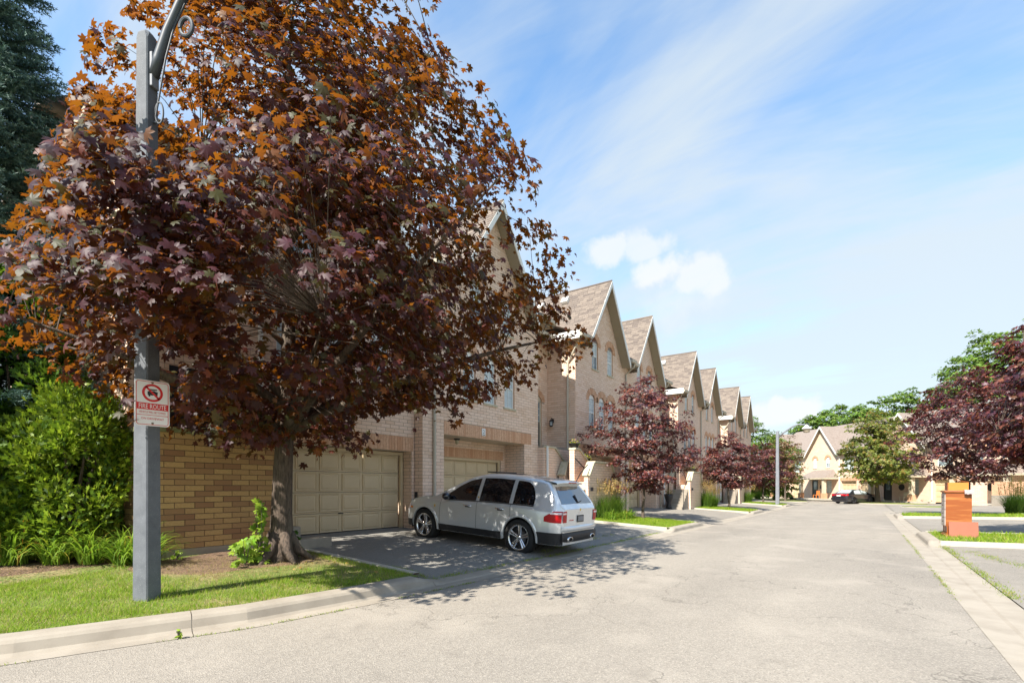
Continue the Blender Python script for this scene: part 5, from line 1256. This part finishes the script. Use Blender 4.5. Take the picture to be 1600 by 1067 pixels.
# torn stub of a broken branch
st = MB().tube([(.18, -.12, 3.15), (.42, -.34, 3.30), (.47, -.38, 3.55), (.50, -.40, 3.95)], [.05, .045, .042, .015], 6).build('broken_branch', 'split_wood', big)
# root flare ridges
rb = MB()
for k in range(6):
    a = k * 1.05 + .3; rb.tube([(.12 * math.cos(a), .12 * math.sin(a), .42), (.26 * math.cos(a), .26 * math.sin(a), .12), (.52 * math.cos(a + .1), .52 * math.sin(a + .1), -.06)], [.09, .085, .03], 7)
rb.build('root_flare', 'bark', big, smooth=True, stuff=True)

GP = 'young purple maples planted in the lawn strips'
pr_s = lambda h, r, z0: [(z0, .35 * r), (z0 + .12 * h, .8 * r), (z0 + .3 * h, 1.0 * r), (z0 + .5 * h, .97 * r), (z0 + .7 * h, .78 * r), (z0 + .88 * h, .45 * r), (z0 + h, .1 * r)]
def gl(x, y): return lawn_z(x, y) if y > 0 else rlawn_z(x, y)
SM = [(19.45, 7.35, 6.0, 2.1, 1.15, 'purple maple on the first lawn strip just behind the silver car', 21),
      (34.1, 7.1, 4.9, 2.0, 1.3, 'purple maple on the second lawn strip, beside tall ornamental grass', 22),
      (48.0, 7.2, 5.4, 2.2, 1.3, 'dark purple maple beside the far street lamp', 23)]
for x, y, h, r, z0, lab, sd_ in SM:
    tree('purple_maple', lab, (x, y, gl(x, y)), pr_s(h - z0, r, z0), 330 if x < 30 else 220, 36, .135 if x < 30 else .16, 'maple5', 'leaf_crimson_small', PU, [4, 3, 3, 2, 1], .065 if x < 30 else .08, 1.3, GP, seed=sd_, cr=.30, nl=12, twig=.007, bias=.45)
tree('purple_maple', 'wide purple maple behind the discarded cabinet on the right', (33.4, -4.25, gl(33.4, -4.25)), pr_s(5.6, 2.75, 1.75), 420, 40, .165, 'maple5', 'leaf_crimson_small', PU, [3, 4, 2, 2, 1], .09, 1.6, GP, seed=31, cr=.36, nl=14, bias=.45)
tree('purple_maple', 'purple maple cut off by the right edge of the view', (19.6, -5.05, gl(19.6, -5)), pr_s(4.95, 2.55, 1.75), 460, 40, .15, 'maple', 'leaf_crimson_small', PU, [3, 4, 2, 2, 1], .10, 1.6, GP, seed=32, cr=.36, nl=14, bias=.45)
OL = [(.16, .17, .025), (.12, .15, .025), (.20, .13, .03), (.10, .12, .02)]
tree('olive_maple', 'olive green maple on the far lawn in front of the end houses', (61.0, -1.1, base(60) + .1), [(2.0, 1.6), (2.8, 3.0), (4.2, 3.5), (5.6, 3.2), (7.2, 2.5), (8.6, 1.5), (9.6, .3)], 330, 34, .30, 'maple5', 'leaf_green', OL, [3, 3, 2, 2], .24, 2.2, seed=41, cr=.55, nl=14, mk='bark', bias=.5)
tree('thin_maple', 'thin brownish maple in front of the left end house beside the street lamp', (62.8, 7.2, base(62) + .1), [(1.6, .8), (3, 1.8), (5, 2.0), (6.6, 1.4), (7.7, .3)], 110, 26, .24, 'maple5', 'leaf_crimson_small', [(.16, .09, .04), (.12, .12, .03), (.18, .07, .04)], [2, 2, 1], .11, 1.6, seed=42, cr=.5, nl=12, bias=.6)
GRN = [(.10, .17, .02), (.07, .13, .02), (.14, .20, .025), (.05, .10, .015)]
GB = 'tall green trees rising behind the far houses'
tree('green_tree', 'dense green tree just past the end of the left row', (63.5, 11.8, 0), [(.5, 2.5), (2.5, 3.7), (5, 4.0), (7.5, 3.3), (9.2, 1.9), (10.0, .5)], 330, 40, .34, 'oval', 'leaf_green', GRN, [3, 3, 2, 2], .3, 1.5, seed=51, cr=.7, nl=12, mk='bark')
tree('green_tree', 'smaller green tree between the left row and the far left end house', (68, 8.9, 0), [(.5, 2), (3, 2.8), (5.5, 2.7), (7.5, 1.6), (8.3, .4)], 200, 40, .34, 'oval', 'leaf_green', [(.13, .18, .025), (.09, .14, .02)], [1, 1], .2, 1.5, seed=52, cr=.7, nl=10, mk='bark')
for i, (x, y, h, r) in enumerate(((112.2, 8.3, 14.5, 4.5), (119.6, 4.8, 17.0, 5.2), (115.3, 0.5, 16.5, 5.2), (123.2, -3.6, 18.5, 5.6), (118.1, -6.8, 19.5, 5.2), (115.8, -10.4, 17.5, 5.2), (113.3, -13.8, 20.5, 5.5), (110.3, -16.5, 23.0, 5.8), (107.4, -19.3, 21.5, 5.6), (107.4, -22.7, 24, 6), (118.9, 12.7, 11.5, 4.5))):
    h *= (1.10 if i < 4 or i == 10 else 1.06 if i < 6 else 1.22); r *= 1.1
    labs = ['leftmost tall tree over the end houses, low and rounded', 'tall tree above the ridge of the second end house', 'broad green tree behind the long roof of the end houses', 'tall airy tree above the middle of the end houses', 'flat topped spreading tree above the right gable', 'green tree between the flat topped tree and the purple maples', 'tall light green tree rising over the purple maple', 'highest light green tree near the right edge', 'tall tree behind the foliage at the right edge', 'tree mostly outside the right edge', 'low tree between the street lamp head and the end house roof']
    # layered crown built of flat tiers, as on the airy locusts of the photograph
    tree('tall_tree', labs[i] + ', behind the far houses', (x, y, -.5), [(h * .28, r * .6), (h * .42, r), (h * .6, r * 1.05), (h * .78, r * .8), (h * .92, r * .5), (h, r * .15)], 190, 46, .62, 'oval', 'leaf_green', [(.13, .22, .03), (.09, .16, .025), (.17, .24, .035), (.06, .12, .025)], [3, 3, 2, 1], .35, h * .2, GB, seed=60 + i, cr=1.15, nl=12, mk='bark', flat=.3, bias=.5, twig=.03)
# blue spruce at the left edge
def spruce(loc, h, r, seed, label):
    global nr
    nr = np.random.default_rng(seed); rr = random.Random(seed); root = empty('blue_spruce', loc, 0, label, 'tree'); MB().tube([(0, 0, 0), (0, 0, h)], [.2, .02], 8).build('trunk', 'bark', root)
    P, D, col = [], [], []; lb = MB(); z = 1.2
    while z < h * .985:
        rad = r * (1 - z / h) ** .85; nb = 9 if rad > 1 else 6
        for k in range(nb):
            a = 2 * math.pi * k / nb + rr.uniform(-.3, .3) + z * 2; ln = rad * rr.uniform(.8, 1.12); dirv = np.array([math.cos(a), math.sin(a), 0])
            def pt(t): return dirv * ln * t + np.array([0, 0, z - .42 * ln * t + .38 * ln * t * t])
            lb.tube([tuple(pt(t)) for t in (0, .35, .7, 1)], [.03, .02, .012, .004], 5, cap=False)
            side = np.array([-math.sin(a), math.cos(a), 0])
            for t in np.arange(.18, 1.01, .085 / max(.5, ln)):
                for sg in (-1, 1, 0):
                    sl = (0.62 * (1 - t) + .16) * min(1, ln) * rr.uniform(.7, 1.1)
                    d = side * sg * .8 + dirv * .75 + np.array([0, 0, rr.uniform(-.25, .12)]); d /= np.linalg.norm(d); p0 = pt(t)
                    nn = max(3, int(sl / .035))
                    for s_ in range(nn):
                        q = p0 + d * sl * s_ / nn
                        for _ in range(5): v = d * .7 + np.array([rr.gauss(0, .55), rr.gauss(0, .55), rr.gauss(.12, .5)]); P.append(q); D.append(v / np.linalg.norm(v)); col.append(s_ / nn)
        z += .27 + .08 * rr.random()
    P, D, col = np.array(P), np.array(D), np.array(col); n_ = len(P); side = np.cross(D, nr.normal(0, 1, (n_, 3))); side /= np.linalg.norm(side, axis=1, keepdims=True); L_ = nr.uniform(.05, .085, n_)[:, None]; w = .0085
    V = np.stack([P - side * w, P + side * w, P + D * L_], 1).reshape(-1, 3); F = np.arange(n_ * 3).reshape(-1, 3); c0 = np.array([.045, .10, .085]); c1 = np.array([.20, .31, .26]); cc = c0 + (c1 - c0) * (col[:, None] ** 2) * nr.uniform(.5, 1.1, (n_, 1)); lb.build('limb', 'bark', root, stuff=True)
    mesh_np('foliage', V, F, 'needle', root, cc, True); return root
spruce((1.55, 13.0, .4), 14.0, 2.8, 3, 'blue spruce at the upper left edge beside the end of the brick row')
# green cedars by the garden wall
def cedar(name, loc, h, r, seed, label, cols, n_=15000, lean=0, size=.13, group=None):
    global nr
    nr = np.random.default_rng(seed); root = empty(name, loc, 0, label, 'shrub', group); b = MB()
    for k in range(9): a = k * .7; b.tube([(.08 * math.cos(a), .08 * math.sin(a), 0), (.2 * r * math.cos(a), .2 * r * math.sin(a), h * .4), (.55 * r * math.cos(a), .55 * r * math.sin(a), h * .75)], [.045, .03, .008], 6)
    b.build('stem', 'bark_young', root)
    nb = 95; ba = nr.uniform(0, 2 * math.pi, nb); bz = nr.uniform(.03, 1, nb) ** .9; R0 = r * np.minimum(1, 2.2 * np.sqrt(np.maximum(0, 1 - bz))) * np.minimum(1, .6 + bz * 2); br = R0 * nr.uniform(.45, 1.05, nb)
    Cn = np.stack([br * np.cos(ba), br * np.sin(ba), bz * h], 1); ci = nr.integers(0, nb, n_); s = nr.normal(0, 1, (n_, 3)); s /= np.linalg.norm(s, axis=1, keepdims=True)
    rad = (.16 + .16 * nr.uniform(0, 1, nb))[ci][:, None] * (nr.uniform(0, 1, (n_, 1)) ** .33); P = Cn[ci] + s * rad * np.array([1, 1, 1.15]); P[:, 2] = np.maximum(P[:, 2], .05)
    D = s * .8 + np.array([0, 0, .55]) + nr.normal(0, .3, (n_, 3)); side = np.cross(D, nr.normal(0, 1, (n_, 3))); cc = pal(n_, cols, [1] * len(cols), .2) * nr.uniform(.75, 1.25, nb)[ci][:, None]
    T, F = tmpl('spray'); D /= np.linalg.norm(D, axis=1, keepdims=True); side /= np.linalg.norm(side, axis=1, keepdims=True); N2 = np.cross(side, D); sz = size * nr.uniform(.5, 1.1, n_)
    V = P[:, None] + sz[:, None, None] * (T[None, :, 0:1] * side[:, None] + T[None, :, 1:2] * D[:, None] + T[None, :, 2:3] * N2[:, None])
    mesh_np('foliage', V.reshape(-1, 3), (F[None] + (np.arange(n_) * len(T))[:, None, None]).reshape(-1, 3), 'leaf_green', root, np.repeat(cc, len(F), 0), True); return root
JG = [(.20, .29, .015), (.11, .19, .015), (.26, .34, .025), (.05, .10, .01)]
cedar('cedar_shrub', (2.35, 10.55, .35), 2.6, .78, 71, 'bright green cedar shrub beside the corner of the garden wall', JG, 15000)
cedar('cedar_shrub', (1.50, 11.1, .38), 2.0, .80, 72, 'lower bright green cedar shrub behind the daylilies', JG, 15000)
cedar('cedar_shrub', (1.95, 12.0, .4), 5.0, .95, 73, 'taller green cedar behind the bright cedar shrubs', [(.07, .15, .015), (.05, .11, .015)], 20000, size=.16)
cedar('cedar_shrub', (.75, 12.0, .4), 4.2, .95, 74, 'dark green cedar under the blue spruce at the left edge', [(.03, .075, .02), (.02, .05, .015)], 18000, size=.16)
cedar('cedar_shrub', (.1, 11.2, .4), 3.2, .9, 75, 'dark cedar at the far left edge of the view', [(.04, .09, .02), (.025, .06, .015)], 14000, size=.15)
# strap leaved plants: daylilies and ornamental grasses
def straps(name, loc, n_, L0, L1, w, arch, seed, label, cat, cols, group=None, spread=.12, plume=None, flowers=(), upr=.35):
    global nr
    nr = np.random.default_rng(seed); root = empty(name, loc, 0, label, cat, group); a = nr.uniform(0, 2 * math.pi, n_); ln = nr.uniform(L0, L1, n_); o = nr.uniform(0, 1, n_) ** .5 * spread; o2 = nr.uniform(0, 6.28, n_)
    k = 6; V = []; tilt = nr.uniform(.05, 1, n_) * upr; ar = arch * nr.uniform(.5, 1.3, n_); ww = w * nr.uniform(.7, 1.2, n_)
    p = np.stack([o * np.cos(o2), o * np.sin(o2), np.zeros(n_)], 1); th = tilt.copy(); rows = []; d0 = np.stack([np.cos(a), np.sin(a)], 1); sd = np.stack([-np.sin(a), np.cos(a), np.zeros(n_)], 1)
    for i in range(k + 1):
        t = i / k; wd = ww * (1 - t ** 2.2) * (1 if i else .6) + .0008; rows.append(np.stack([p - sd * wd[:, None], p + sd * wd[:, None]], 1)); st_ = ln / k
        p = p + np.stack([d0[:, 0] * np.sin(th) * st_, d0[:, 1] * np.sin(th) * st_, np.cos(th) * st_], 1); th = th + ar * (.3 + 1.5 * t) / k * 2
    V = np.stack(rows, 1).reshape(n_, -1, 3); V[:, :, 2] = np.maximum(V[:, :, 2], .01)
    F = np.array([(2 * i, 2 * i + 1, 2 * i + 3, 2 * i + 2) for i in range(k)]); FF = (F[None] + (np.arange(n_) * 2 * (k + 1))[:, None, None]).reshape(-1, 4); cc = np.repeat(pal(n_, cols[0], cols[1], .2), k, 0)
    mesh_np('leaves', V.reshape(-1, 3), FF, 'grassblade', root, cc, True)
    if plume:
        m_ = plume[0]; b = MB(); PP = []
        for j in range(m_):
            aa = nr.uniform(0, 6.28); q = nr.uniform(0, 1) ** .5; x0, y0 = q * spread * math.cos(aa), q * spread * math.sin(aa); hh = plume[1] * nr.uniform(.85, 1.1); tx = x0 * 1.9 + nr.normal(0, .04); ty = y0 * 1.9 + nr.normal(0, .04)
            for _ in range(26): t = nr.uniform(0, 1); PP.append((x0 + (tx - x0) * (.75 + .25 * t) + nr.normal(0, .010), y0 + (ty - y0) * (.75 + .25 * t) + nr.normal(0, .010), hh * (.72 + .28 * t)))
        PP = np.array(PP); n2 = len(PP); leaf_mesh('plumes', PP, nr.normal(0, 1, (n2, 3)), nr.uniform(.03, .06, n2), 'oval', 'grassblade', root, pal(n2, [(.50, .32, .13), (.42, .24, .10), (.58, .42, .18)], [1, 1, 1]))
    for fx, fy, fz in flowers:
        f = MB()
        for q in range(6):
            t = q * math.pi / 3; c, s = math.cos(t), math.sin(t); f.grid([[(fx, fy, fz), (fx + .012 * -s, fy + .012 * c, fz + .01)], [(fx + .045 * c + .018 * s, fy + .045 * s - .018 * c, fz + .045), (fx + .045 * c - .018 * s, fy + .045 * s + .018 * c, fz + .045)], [(fx + .085 * c, fy + .085 * s, fz + .035), (fx + .083 * c, fy + .083 * s, fz + .035)]], 0)
        f.tube([(fx * .4, fy * .4, 0), (fx, fy, fz)], .004, 4); f.build('flower', 'amber', root)
    return root
LG = ([(.20, .33, .035), (.13, .24, .025), (.26, .38, .05), (.42, .33, .05), (.38, .17, .03)], [5, 4, 3, .7, .35])
GD = 'daylilies planted in the bed left of the garden wall'
lil = [('daylily clump at the left edge of the planting bed', 1.28, 10.75), ('daylily clump with a large orange flower, second from the left', 1.62, 10.3), ('full daylily clump left of the lamp post, third from the left', 2.02, 9.95), ('tall arching daylily clump with long leaves near the cedar', 2.36, 9.62), ('daylily clump with yellowing leaves next to the garden wall corner', 2.68, 9.25), ('small daylily clump tucked behind the lamp post', 2.85, 8.98)]
for i, (lab, x, y) in enumerate(lil):
    straps('daylily', (x, y, lawn_z(x, y)), 170, .45, .85, .0105, 1.25, 80 + i, lab, 'plant', LG, GD, .16, flowers=[((.1, -.15, .62), (-.12, -.1, .5))[k] for k in range(1 if i in (0, 1) else 0)], upr=.75)
OG = ([(.10, .19, .03), (.07, .14, .025), (.18, .24, .04)], [3, 2, 1])
GO = 'ornamental grasses with tan plumes beside the stoops'
for i, (x, y, lab, s) in enumerate(((17.55, 8.35, 'ornamental grass clump nearest the silver car with tan plumes', 1.0), (18.35, 8.1, 'dark upright ornamental grass in the middle of the first lawn strip', 1.05), (19.0, 8.5, 'ornamental grass clump beside the first small maple trunk', .95),
                                    (32.6, 8.2, 'rounded golden plumed grass beside the second stoop pillar', 1.15), (33.2, 7.9, 'golden grass clump next to the second small maple', .9), (46.4, 8.2, 'golden plumed grass beside the third stoop', 1.1), (36.6, -6.6, 'large golden ornamental grass at the right edge behind the lawn strip', 1.35), (35.4, -6.2, 'smaller green grass beside the large golden one at the right edge', 1.0), (60.2, 9.6, 'small bright green grass by the far end of the left row', .9))):
    straps('ornamental_grass', (x, y, gl(x, y) - .02), 420, .7 * s, 1.15 * s, .006 if x < 25 else .009, .55, 100 + i, lab, 'plant', OG, GO, .30 * s, plume=(46, 1.45 * s), upr=.5)
for i, (x, y, lab) in enumerate(((17.3, 7.8, 'low bright lily clump in front of the nearest ornamental grass'), (18.1, 7.6, 'low bright lily clump in the middle of the first lawn strip'), (18.85, 7.75, 'low bright lily clump at the foot of the first small maple'))):
    straps('lily_clump', (x, y, gl(x, y)), 160, .35, .6, .010, 1.2, 130 + i, lab, 'plant', LG, 'low lily clumps on the first lawn strip', .22, upr=.8)
# maple suckers at the foot of the big trunk
def sprout(loc, h, n_, size, seed, label, cols, name='sprout', spread=.2, kind='maple', cat='plant', parent=None):
    global nr
    nr = np.random.default_rng(seed); root = empty(name, loc, 0, label, cat); b = MB(); P = []
    for s_ in range(4):
        a = nr.uniform(0, 6.28); tx, ty = spread * .5 * math.cos(a), spread * .5 * math.sin(a); b.tube([(0, 0, 0), (tx * .5, ty * .5, h * .5), (tx, ty, h * nr.uniform(.7, 1))], [.008, .006, .003], 5)
    b.build('stem', 'bark_young', root)
    t = nr.uniform(.05, 1, n_); a = nr.uniform(0, 6.28, n_); r = spread * (1.25 - .75 * t) * nr.uniform(.2, 1, n_); P = np.stack([r * np.cos(a), r * np.sin(a), h * t], 1); leaf_mesh('leaves', P, np.array([-.2, -.5, .6]) + nr.normal(0, .4, (n_, 3)), size * nr.uniform(.6, 1.2, n_), kind, 'leaf_green', root, pal(n_, cols, [1] * len(cols))); return root
YG = [(.22, .34, .03), (.15, .27, .025), (.30, .40, .04)]
tr_z = lawn_z(4.2, 8)
sprout((4.12, 8.02, tr_z), 1.0, 62, .15, 141, 'tall bright green maple sucker growing at the left of the big trunk', YG, spread=.15)
sprout((3.85, 7.95, tr_z), .42, 46, .16, 142, 'low spreading bright green sucker left of the big trunk', YG, spread=.26)
sprout((4.86, 8.25, tr_z), .48, 24, .14, 143, 'dark green sucker at the right of the big trunk', [(.05, .13, .02), (.08, .17, .02)], spread=.15)
sprout((3.35, 9.2, lawn_z(3.4, 9.2)), .14, 14, .09, 144, 'tiny weed at the foot of the garden wall', YG, spread=.14, kind='oval')
# small weed growing out of the near kerb
sprout((2.02, 5.50, .005), .10, 12, .05, 145, 'small weed growing in the crack of the near kerb', YG, name='weed', spread=.03, kind='oval')
# flower pots on the stoop caps, urn, far pots
def flowers(t, z, r, seed, cols, n_=120, mat_='leaf_green'):
    global nr
    nr = np.random.default_rng(seed); P = nr.normal(0, 1, (n_, 3)); P /= np.linalg.norm(P, axis=1, keepdims=True); P = P * r * nr.uniform(.3, 1, (n_, 1)); P[:, 2] = np.abs(P[:, 2]) * 1.1 + z; leaf_mesh('plant', P, nr.normal(0, .5, (n_, 3)) + [0, 0, .8], nr.uniform(.05, .09, n_), 'oval', mat_, t, pal(n_, cols, [1] * len(cols)))
FC = [(.10, .2, .02), (.55, .50, .04), (.5, .42, .04), (.08, .16, .02), (.5, .25, .4)]
for i, (loc, lab) in enumerate((((17.02, 9.22, 3.02), 'upper black pot of yellow flowers on the stoop cap'), ((18.05, 9.22, 2.49), 'lower black pot of yellow flowers on the stoop cap'))):
    t = pot(loc, 0, lab, 'flower pot', long=.7, group='black flower pots on the first stoop'); flowers(t, .12, .24, 150 + i, FC, 150)
t = pot((30.9, 8.5, 2.42), 0, 'white pot with flowers on the second stoop pillar', 'flower pot', long=.3); flowers(t, .14, .22, 153, FC, 110)
t = empty('black_urn', (28.75, 9.3, drive_z(28.7, 9.3)), 0, 'tall black urn of red flowers beside the second stoop steps', 'planter'); MB().lathe([(0, 0), (.18, 0), (.16, .1), (.11, .35), (.22, .6), (.27, .85), (.24, .87), (0, .8)], 16).build('urn', 'pot_black', t, smooth=True); flowers(t, .85, .38, 154, [(.3, .1, .04), (.12, .16, .03), (.35, .2, .04)], 160)
def on_b(x, y): q = P2 + u_ * x; n2 = Vector((-u_.y, u_.x)); return q + n2 * y
for i, (x, y, lab, cols) in enumerate(((-3.0, -2.2, 'dark red potted shrub by the door of the middle end house', [(.2, .03, .02), (.1, .03, .02)]), (-.9, -2.9, 'brown conical shrub in front of the porch, left one', [(.22, .10, .03), (.16, .12, .03)]), (.2, -2.9, 'brown conical shrub in front of the porch, right one', [(.2, .09, .03), (.15, .1, .03)]), (-13.3, -2.6, 'green shrub left of the hipped porch', [(.08, .16, .02)]))):
    q = on_b(x, y); t = empty('small_shrub', (q.x, q.y, -.15), 0, lab, 'shrub'); MB().lathe([(0, 0), (.2, 0), (.26, .35), (0, .35)], 12).build('pot', 'pot_black', t); flowers(t, .35, .48, 160 + i, cols, 200)
q = on_b(1.6, -1.3); t = empty('garden_chair', (q.x, q.y, .08), ang, 'cream plastic garden chair on the porch of the middle end house', 'chair')
MB().box(-.25, .25, -.25, .25, .42, .46).build('seat', 'plastic_chair', t); MB().box(-.25, .25, .22, .26, .46, .9).build('backrest', 'plastic_chair', t)
for a in (-.22, .22):
    for b_ in (-.22, .22): MB().box(a - .025, a + .025, b_ - .025, b_ + .025, 0, .42).build('leg', 'plastic_chair', t)
    MB().box(a - .03, a + .03, -.22, .22, .64, .67).build('armrest', 'plastic_chair', t)
q = on_b(-10.6, -1.2); t = empty('porch_chair', (q.x, q.y, .08), ang, 'orange wooden chair on the hipped porch of the left end house', 'chair')
MB().box(-.28, .28, -.25, .25, .40, .45).build('seat', 'chair_orange', t); MB().box(-.28, .28, .22, .26, .45, .95).build('backrest', 'chair_orange', t)
for a in (-.24, .24):
    for b_ in (-.22, .22): MB().box(a - .025, a + .025, b_ - .025, b_ + .025, 0, .40).build('leg', 'chair_orange', t)

# ---------------------------------------------------------------- lawn grass blades and litter
def blades(name, n_, region, zf, hgt, wid, cols, w, seed, dens=None):
    r = np.random.default_rng(seed); x = r.uniform(region[0], region[1], n_); y = r.uniform(region[2], region[3], n_)
    if dens is not None: k = dens(x, y, r); x, y = x[k], y[k]; n_ = len(x)
    z = np.array([zf(a, c) for a, c in zip(x, y)]); a = r.uniform(0, 6.28, n_); h = hgt * r.uniform(.4, 1.2, n_) * np.clip(1 + .55 * vn(x, y, 7.0), .35, 2); ln = r.normal(0, .45, (n_, 2)) * h[:, None]; wd = wid * r.uniform(.6, 1.3, n_)
    s = np.stack([np.cos(a) * wd, np.sin(a) * wd, np.zeros(n_)], 1); P = np.stack([x, y, z - .004], 1); V = np.stack([P - s, P + s, P + np.stack([ln[:, 0], ln[:, 1], h], 1)], 1).reshape(-1, 3)
    global nr
    nr = r; cc = pal(n_, cols, w, .25); o = mesh_np(name, V, np.arange(n_ * 3).reshape(-1, 3), 'grassblade', None, cc, True); return o
def vn(x, y, s): return (np.sin(x * s + 1.3) * np.cos(y * s * 1.1 + .4) + .6 * np.sin(x * s * 2.3 + y * s * 1.9) + .4 * np.sin(x * s * 4.1 - y * s * 3.7 + 2)) / 2
GC = [(.25, .37, .025), (.17, .29, .02), (.34, .42, .04), (.46, .38, .14)]
def dn(x, y, r):
    lp_ = np.array([lip_y(a) for a in x]) + .60; bare = np.exp(-(((x - 4.2) / 1.5) ** 2 + ((y - 8.2) / 1.0) ** 2)) * 1.9 + .16 + .28 * (x > 2.6) + vn(x, y, 2.6) * .60
    bed = 8.95 + .12 * np.sin(x * 3); edge = (x > 5.05) | (y < lp_ + .22)
    return (y > lp_) & (y < bed) & (x < 5.30) & ((r.uniform(0, 1, len(x)) > bare) | (edge & (r.uniform(0, 1, len(x)) > .35)))
blades('grass', 120000, (-1.2, 5.32, 5.7, 9.2), lawn_z, .055, .0032, GC, [4, 4, 2, 1], 201, dn)
blades('grass', 24000, (-1.2, 5.32, 5.7, 9.0), lawn_z, .05, .003, [(.48, .38, .2), (.40, .30, .14)], [1, 1], 202, lambda x, y, r: (y > np.array([lip_y(a) for a in x]) + .6) & (y < 8.9))
for i, (a, c) in enumerate(LAWN_L[1:]): blades('grass', (26000, 12000, 7000)[i], (a + .14, c - .04, 5.4, 9.6), lawn_z, .07 + .02 * i, .006 + .004 * i, GC, [4, 4, 2, .6], 210 + i)
for i, (a, c) in enumerate(LAWN_R): blades('grass', (26000, 14000)[i] if i < 2 else 8000, (a + .14, c - .04, -11, -1.62), rlawn_z, .07 + .02 * i, .006 + .004 * i, GC, [4, 4, 2, .6], 220 + i)
# weeds along the joints between asphalt and concrete
def joint(name, pts, n_, seed, zf, h=.03, jit=.02):
    r = np.random.default_rng(seed); x, y = [], []
    for k in range(n_ // 14):
        t = r.uniform(0, len(pts) - 1); i = min(int(t), len(pts) - 2); f = t - i; cx = pts[i][0] + (pts[i + 1][0] - pts[i][0]) * f; cy = pts[i][1] + (pts[i + 1][1] - pts[i][1]) * f; l_ = r.uniform(.03, .12); dx, dy = pts[i + 1][0] - pts[i][0], pts[i + 1][1] - pts[i][1]; q = math.hypot(dx, dy)
        for _ in range(14): u = r.normal(0, l_); x.append(cx + dx / q * u + r.normal(0, jit)); y.append(cy + dy / q * u + r.normal(0, jit))
    x, y = np.array(x), np.array(y); it = iter(zip(x, y)); n2 = len(x); z = np.array([zf(a, c) for a, c in zip(x, y)]); a = r.uniform(0, 6.28, n2); hh = h * r.uniform(.4, 1.2, n2); ln = r.normal(0, .6, (n2, 2)) * hh[:, None]
    s = np.stack([np.cos(a) * .004, np.sin(a) * .004, np.zeros(n2)], 1); P = np.stack([x, y, z], 1); V = np.stack([P - s, P + s, P + np.stack([ln[:, 0], ln[:, 1], hh], 1)], 1).reshape(-1, 3)
    global nr
    nr = r; return mesh_np(name, V, np.arange(n2 * 3).reshape(-1, 3), 'grassblade', None, pal(n2, [(.28, .34, .05), (.18, .27, .03), (.35, .27, .1)], [2, 2, 1]), True)
zr = lambda x, y: base(x) + .004
joint('joint_weeds', [(.9, 5.86), (2.66, 5.28), (4, 5.11), (5.4, 5.03)], 320, 230, zr, .022)
joint('joint_weeds', [(5.6, 5.62), (9, 5.44), (12, 5.40), (16, 5.38)], 1900, 231, lambda x, y: drive_z(x, y) + .002, .04, .04)
joint('joint_weeds', [(9.2, 5.75), (11, 5.95), (13.5, 6.0)], 700, 232, lambda x, y: drive_z(x, y) + .002, .04, .07)
joint('joint_weeds', [(8, -1.0), (20, -1.0)], 900, 233, zr, .02)
joint('joint_weeds', [(9, -1.62), (16.2, -1.60)], 1500, 234, lambda x, y: rdrive_z(x, y) + .002, .035, .05)
joint('joint_weeds', [(15.2, -1.9), (13.0, -2.3), (10.8, -3.0), (10.0, -3.2)], 1300, 235, lambda x, y: rdrive_z(x, y) + .002, .035, .09)
joint('joint_weeds', [(5.6, 5.7), (5.6, 6.6)], 600, 236, lambda x, y: drive_z(x, y) + .002, .05, .05)
joint('joint_weeds', [(5.0, 5.05), (5.9, 4.98)], 150, 237, zr, .025)
# fallen leaves and mulch chips
def litter(name, n_, reg, zf, size, cols, seed, kind='maple5'):
    global nr
    nr = np.random.default_rng(seed); x = nr.uniform(reg[0], reg[1], n_); y = nr.uniform(reg[2], reg[3], n_)
    k = y > np.array([lip_y(a) for a in x]) + (.62 if reg[2] > 5 else -9); x, y = x[k], y[k]; n_ = len(x); P = np.stack([x, y, [zf(a, c) + .012 for a, c in zip(x, y)]], 1); return leaf_mesh(name, P, np.array([0, 0, 1]) + nr.normal(0, .25, (n_, 3)), size * nr.uniform(.5, 1.2, n_), kind, 'leaf_green', None, pal(n_, cols, [1] * len(cols)))
litter('fallen_leaves', 55, (2.2, 5.3, 6.0, 9.2), lambda x, y: lawn_z(x, y) + .015, .08, [(.35, .16, .05), (.22, .12, .05), (.45, .26, .08)], 240)
litter('mulch_chips', 6000, (-1, 5.3, 8.7, 10.3), lawn_z, .028, [(.30, .19, .11), (.20, .12, .07), (.42, .30, .18), (.12, .07, .045)], 241, 'oval')
litter('mulch_chips', 3500, (3.1, 5.25, 7.2, 9.0), lawn_z, .022, [(.30, .19, .11), (.17, .10, .06), (.40, .28, .16)], 242, 'oval')
litter('gutter_debris', 60, (2.6, 7.0, 4.9, 5.6), lambda x, y: base(x) - .006, .016, [(.2, .12, .07), (.1, .07, .05)], 243, 'oval')
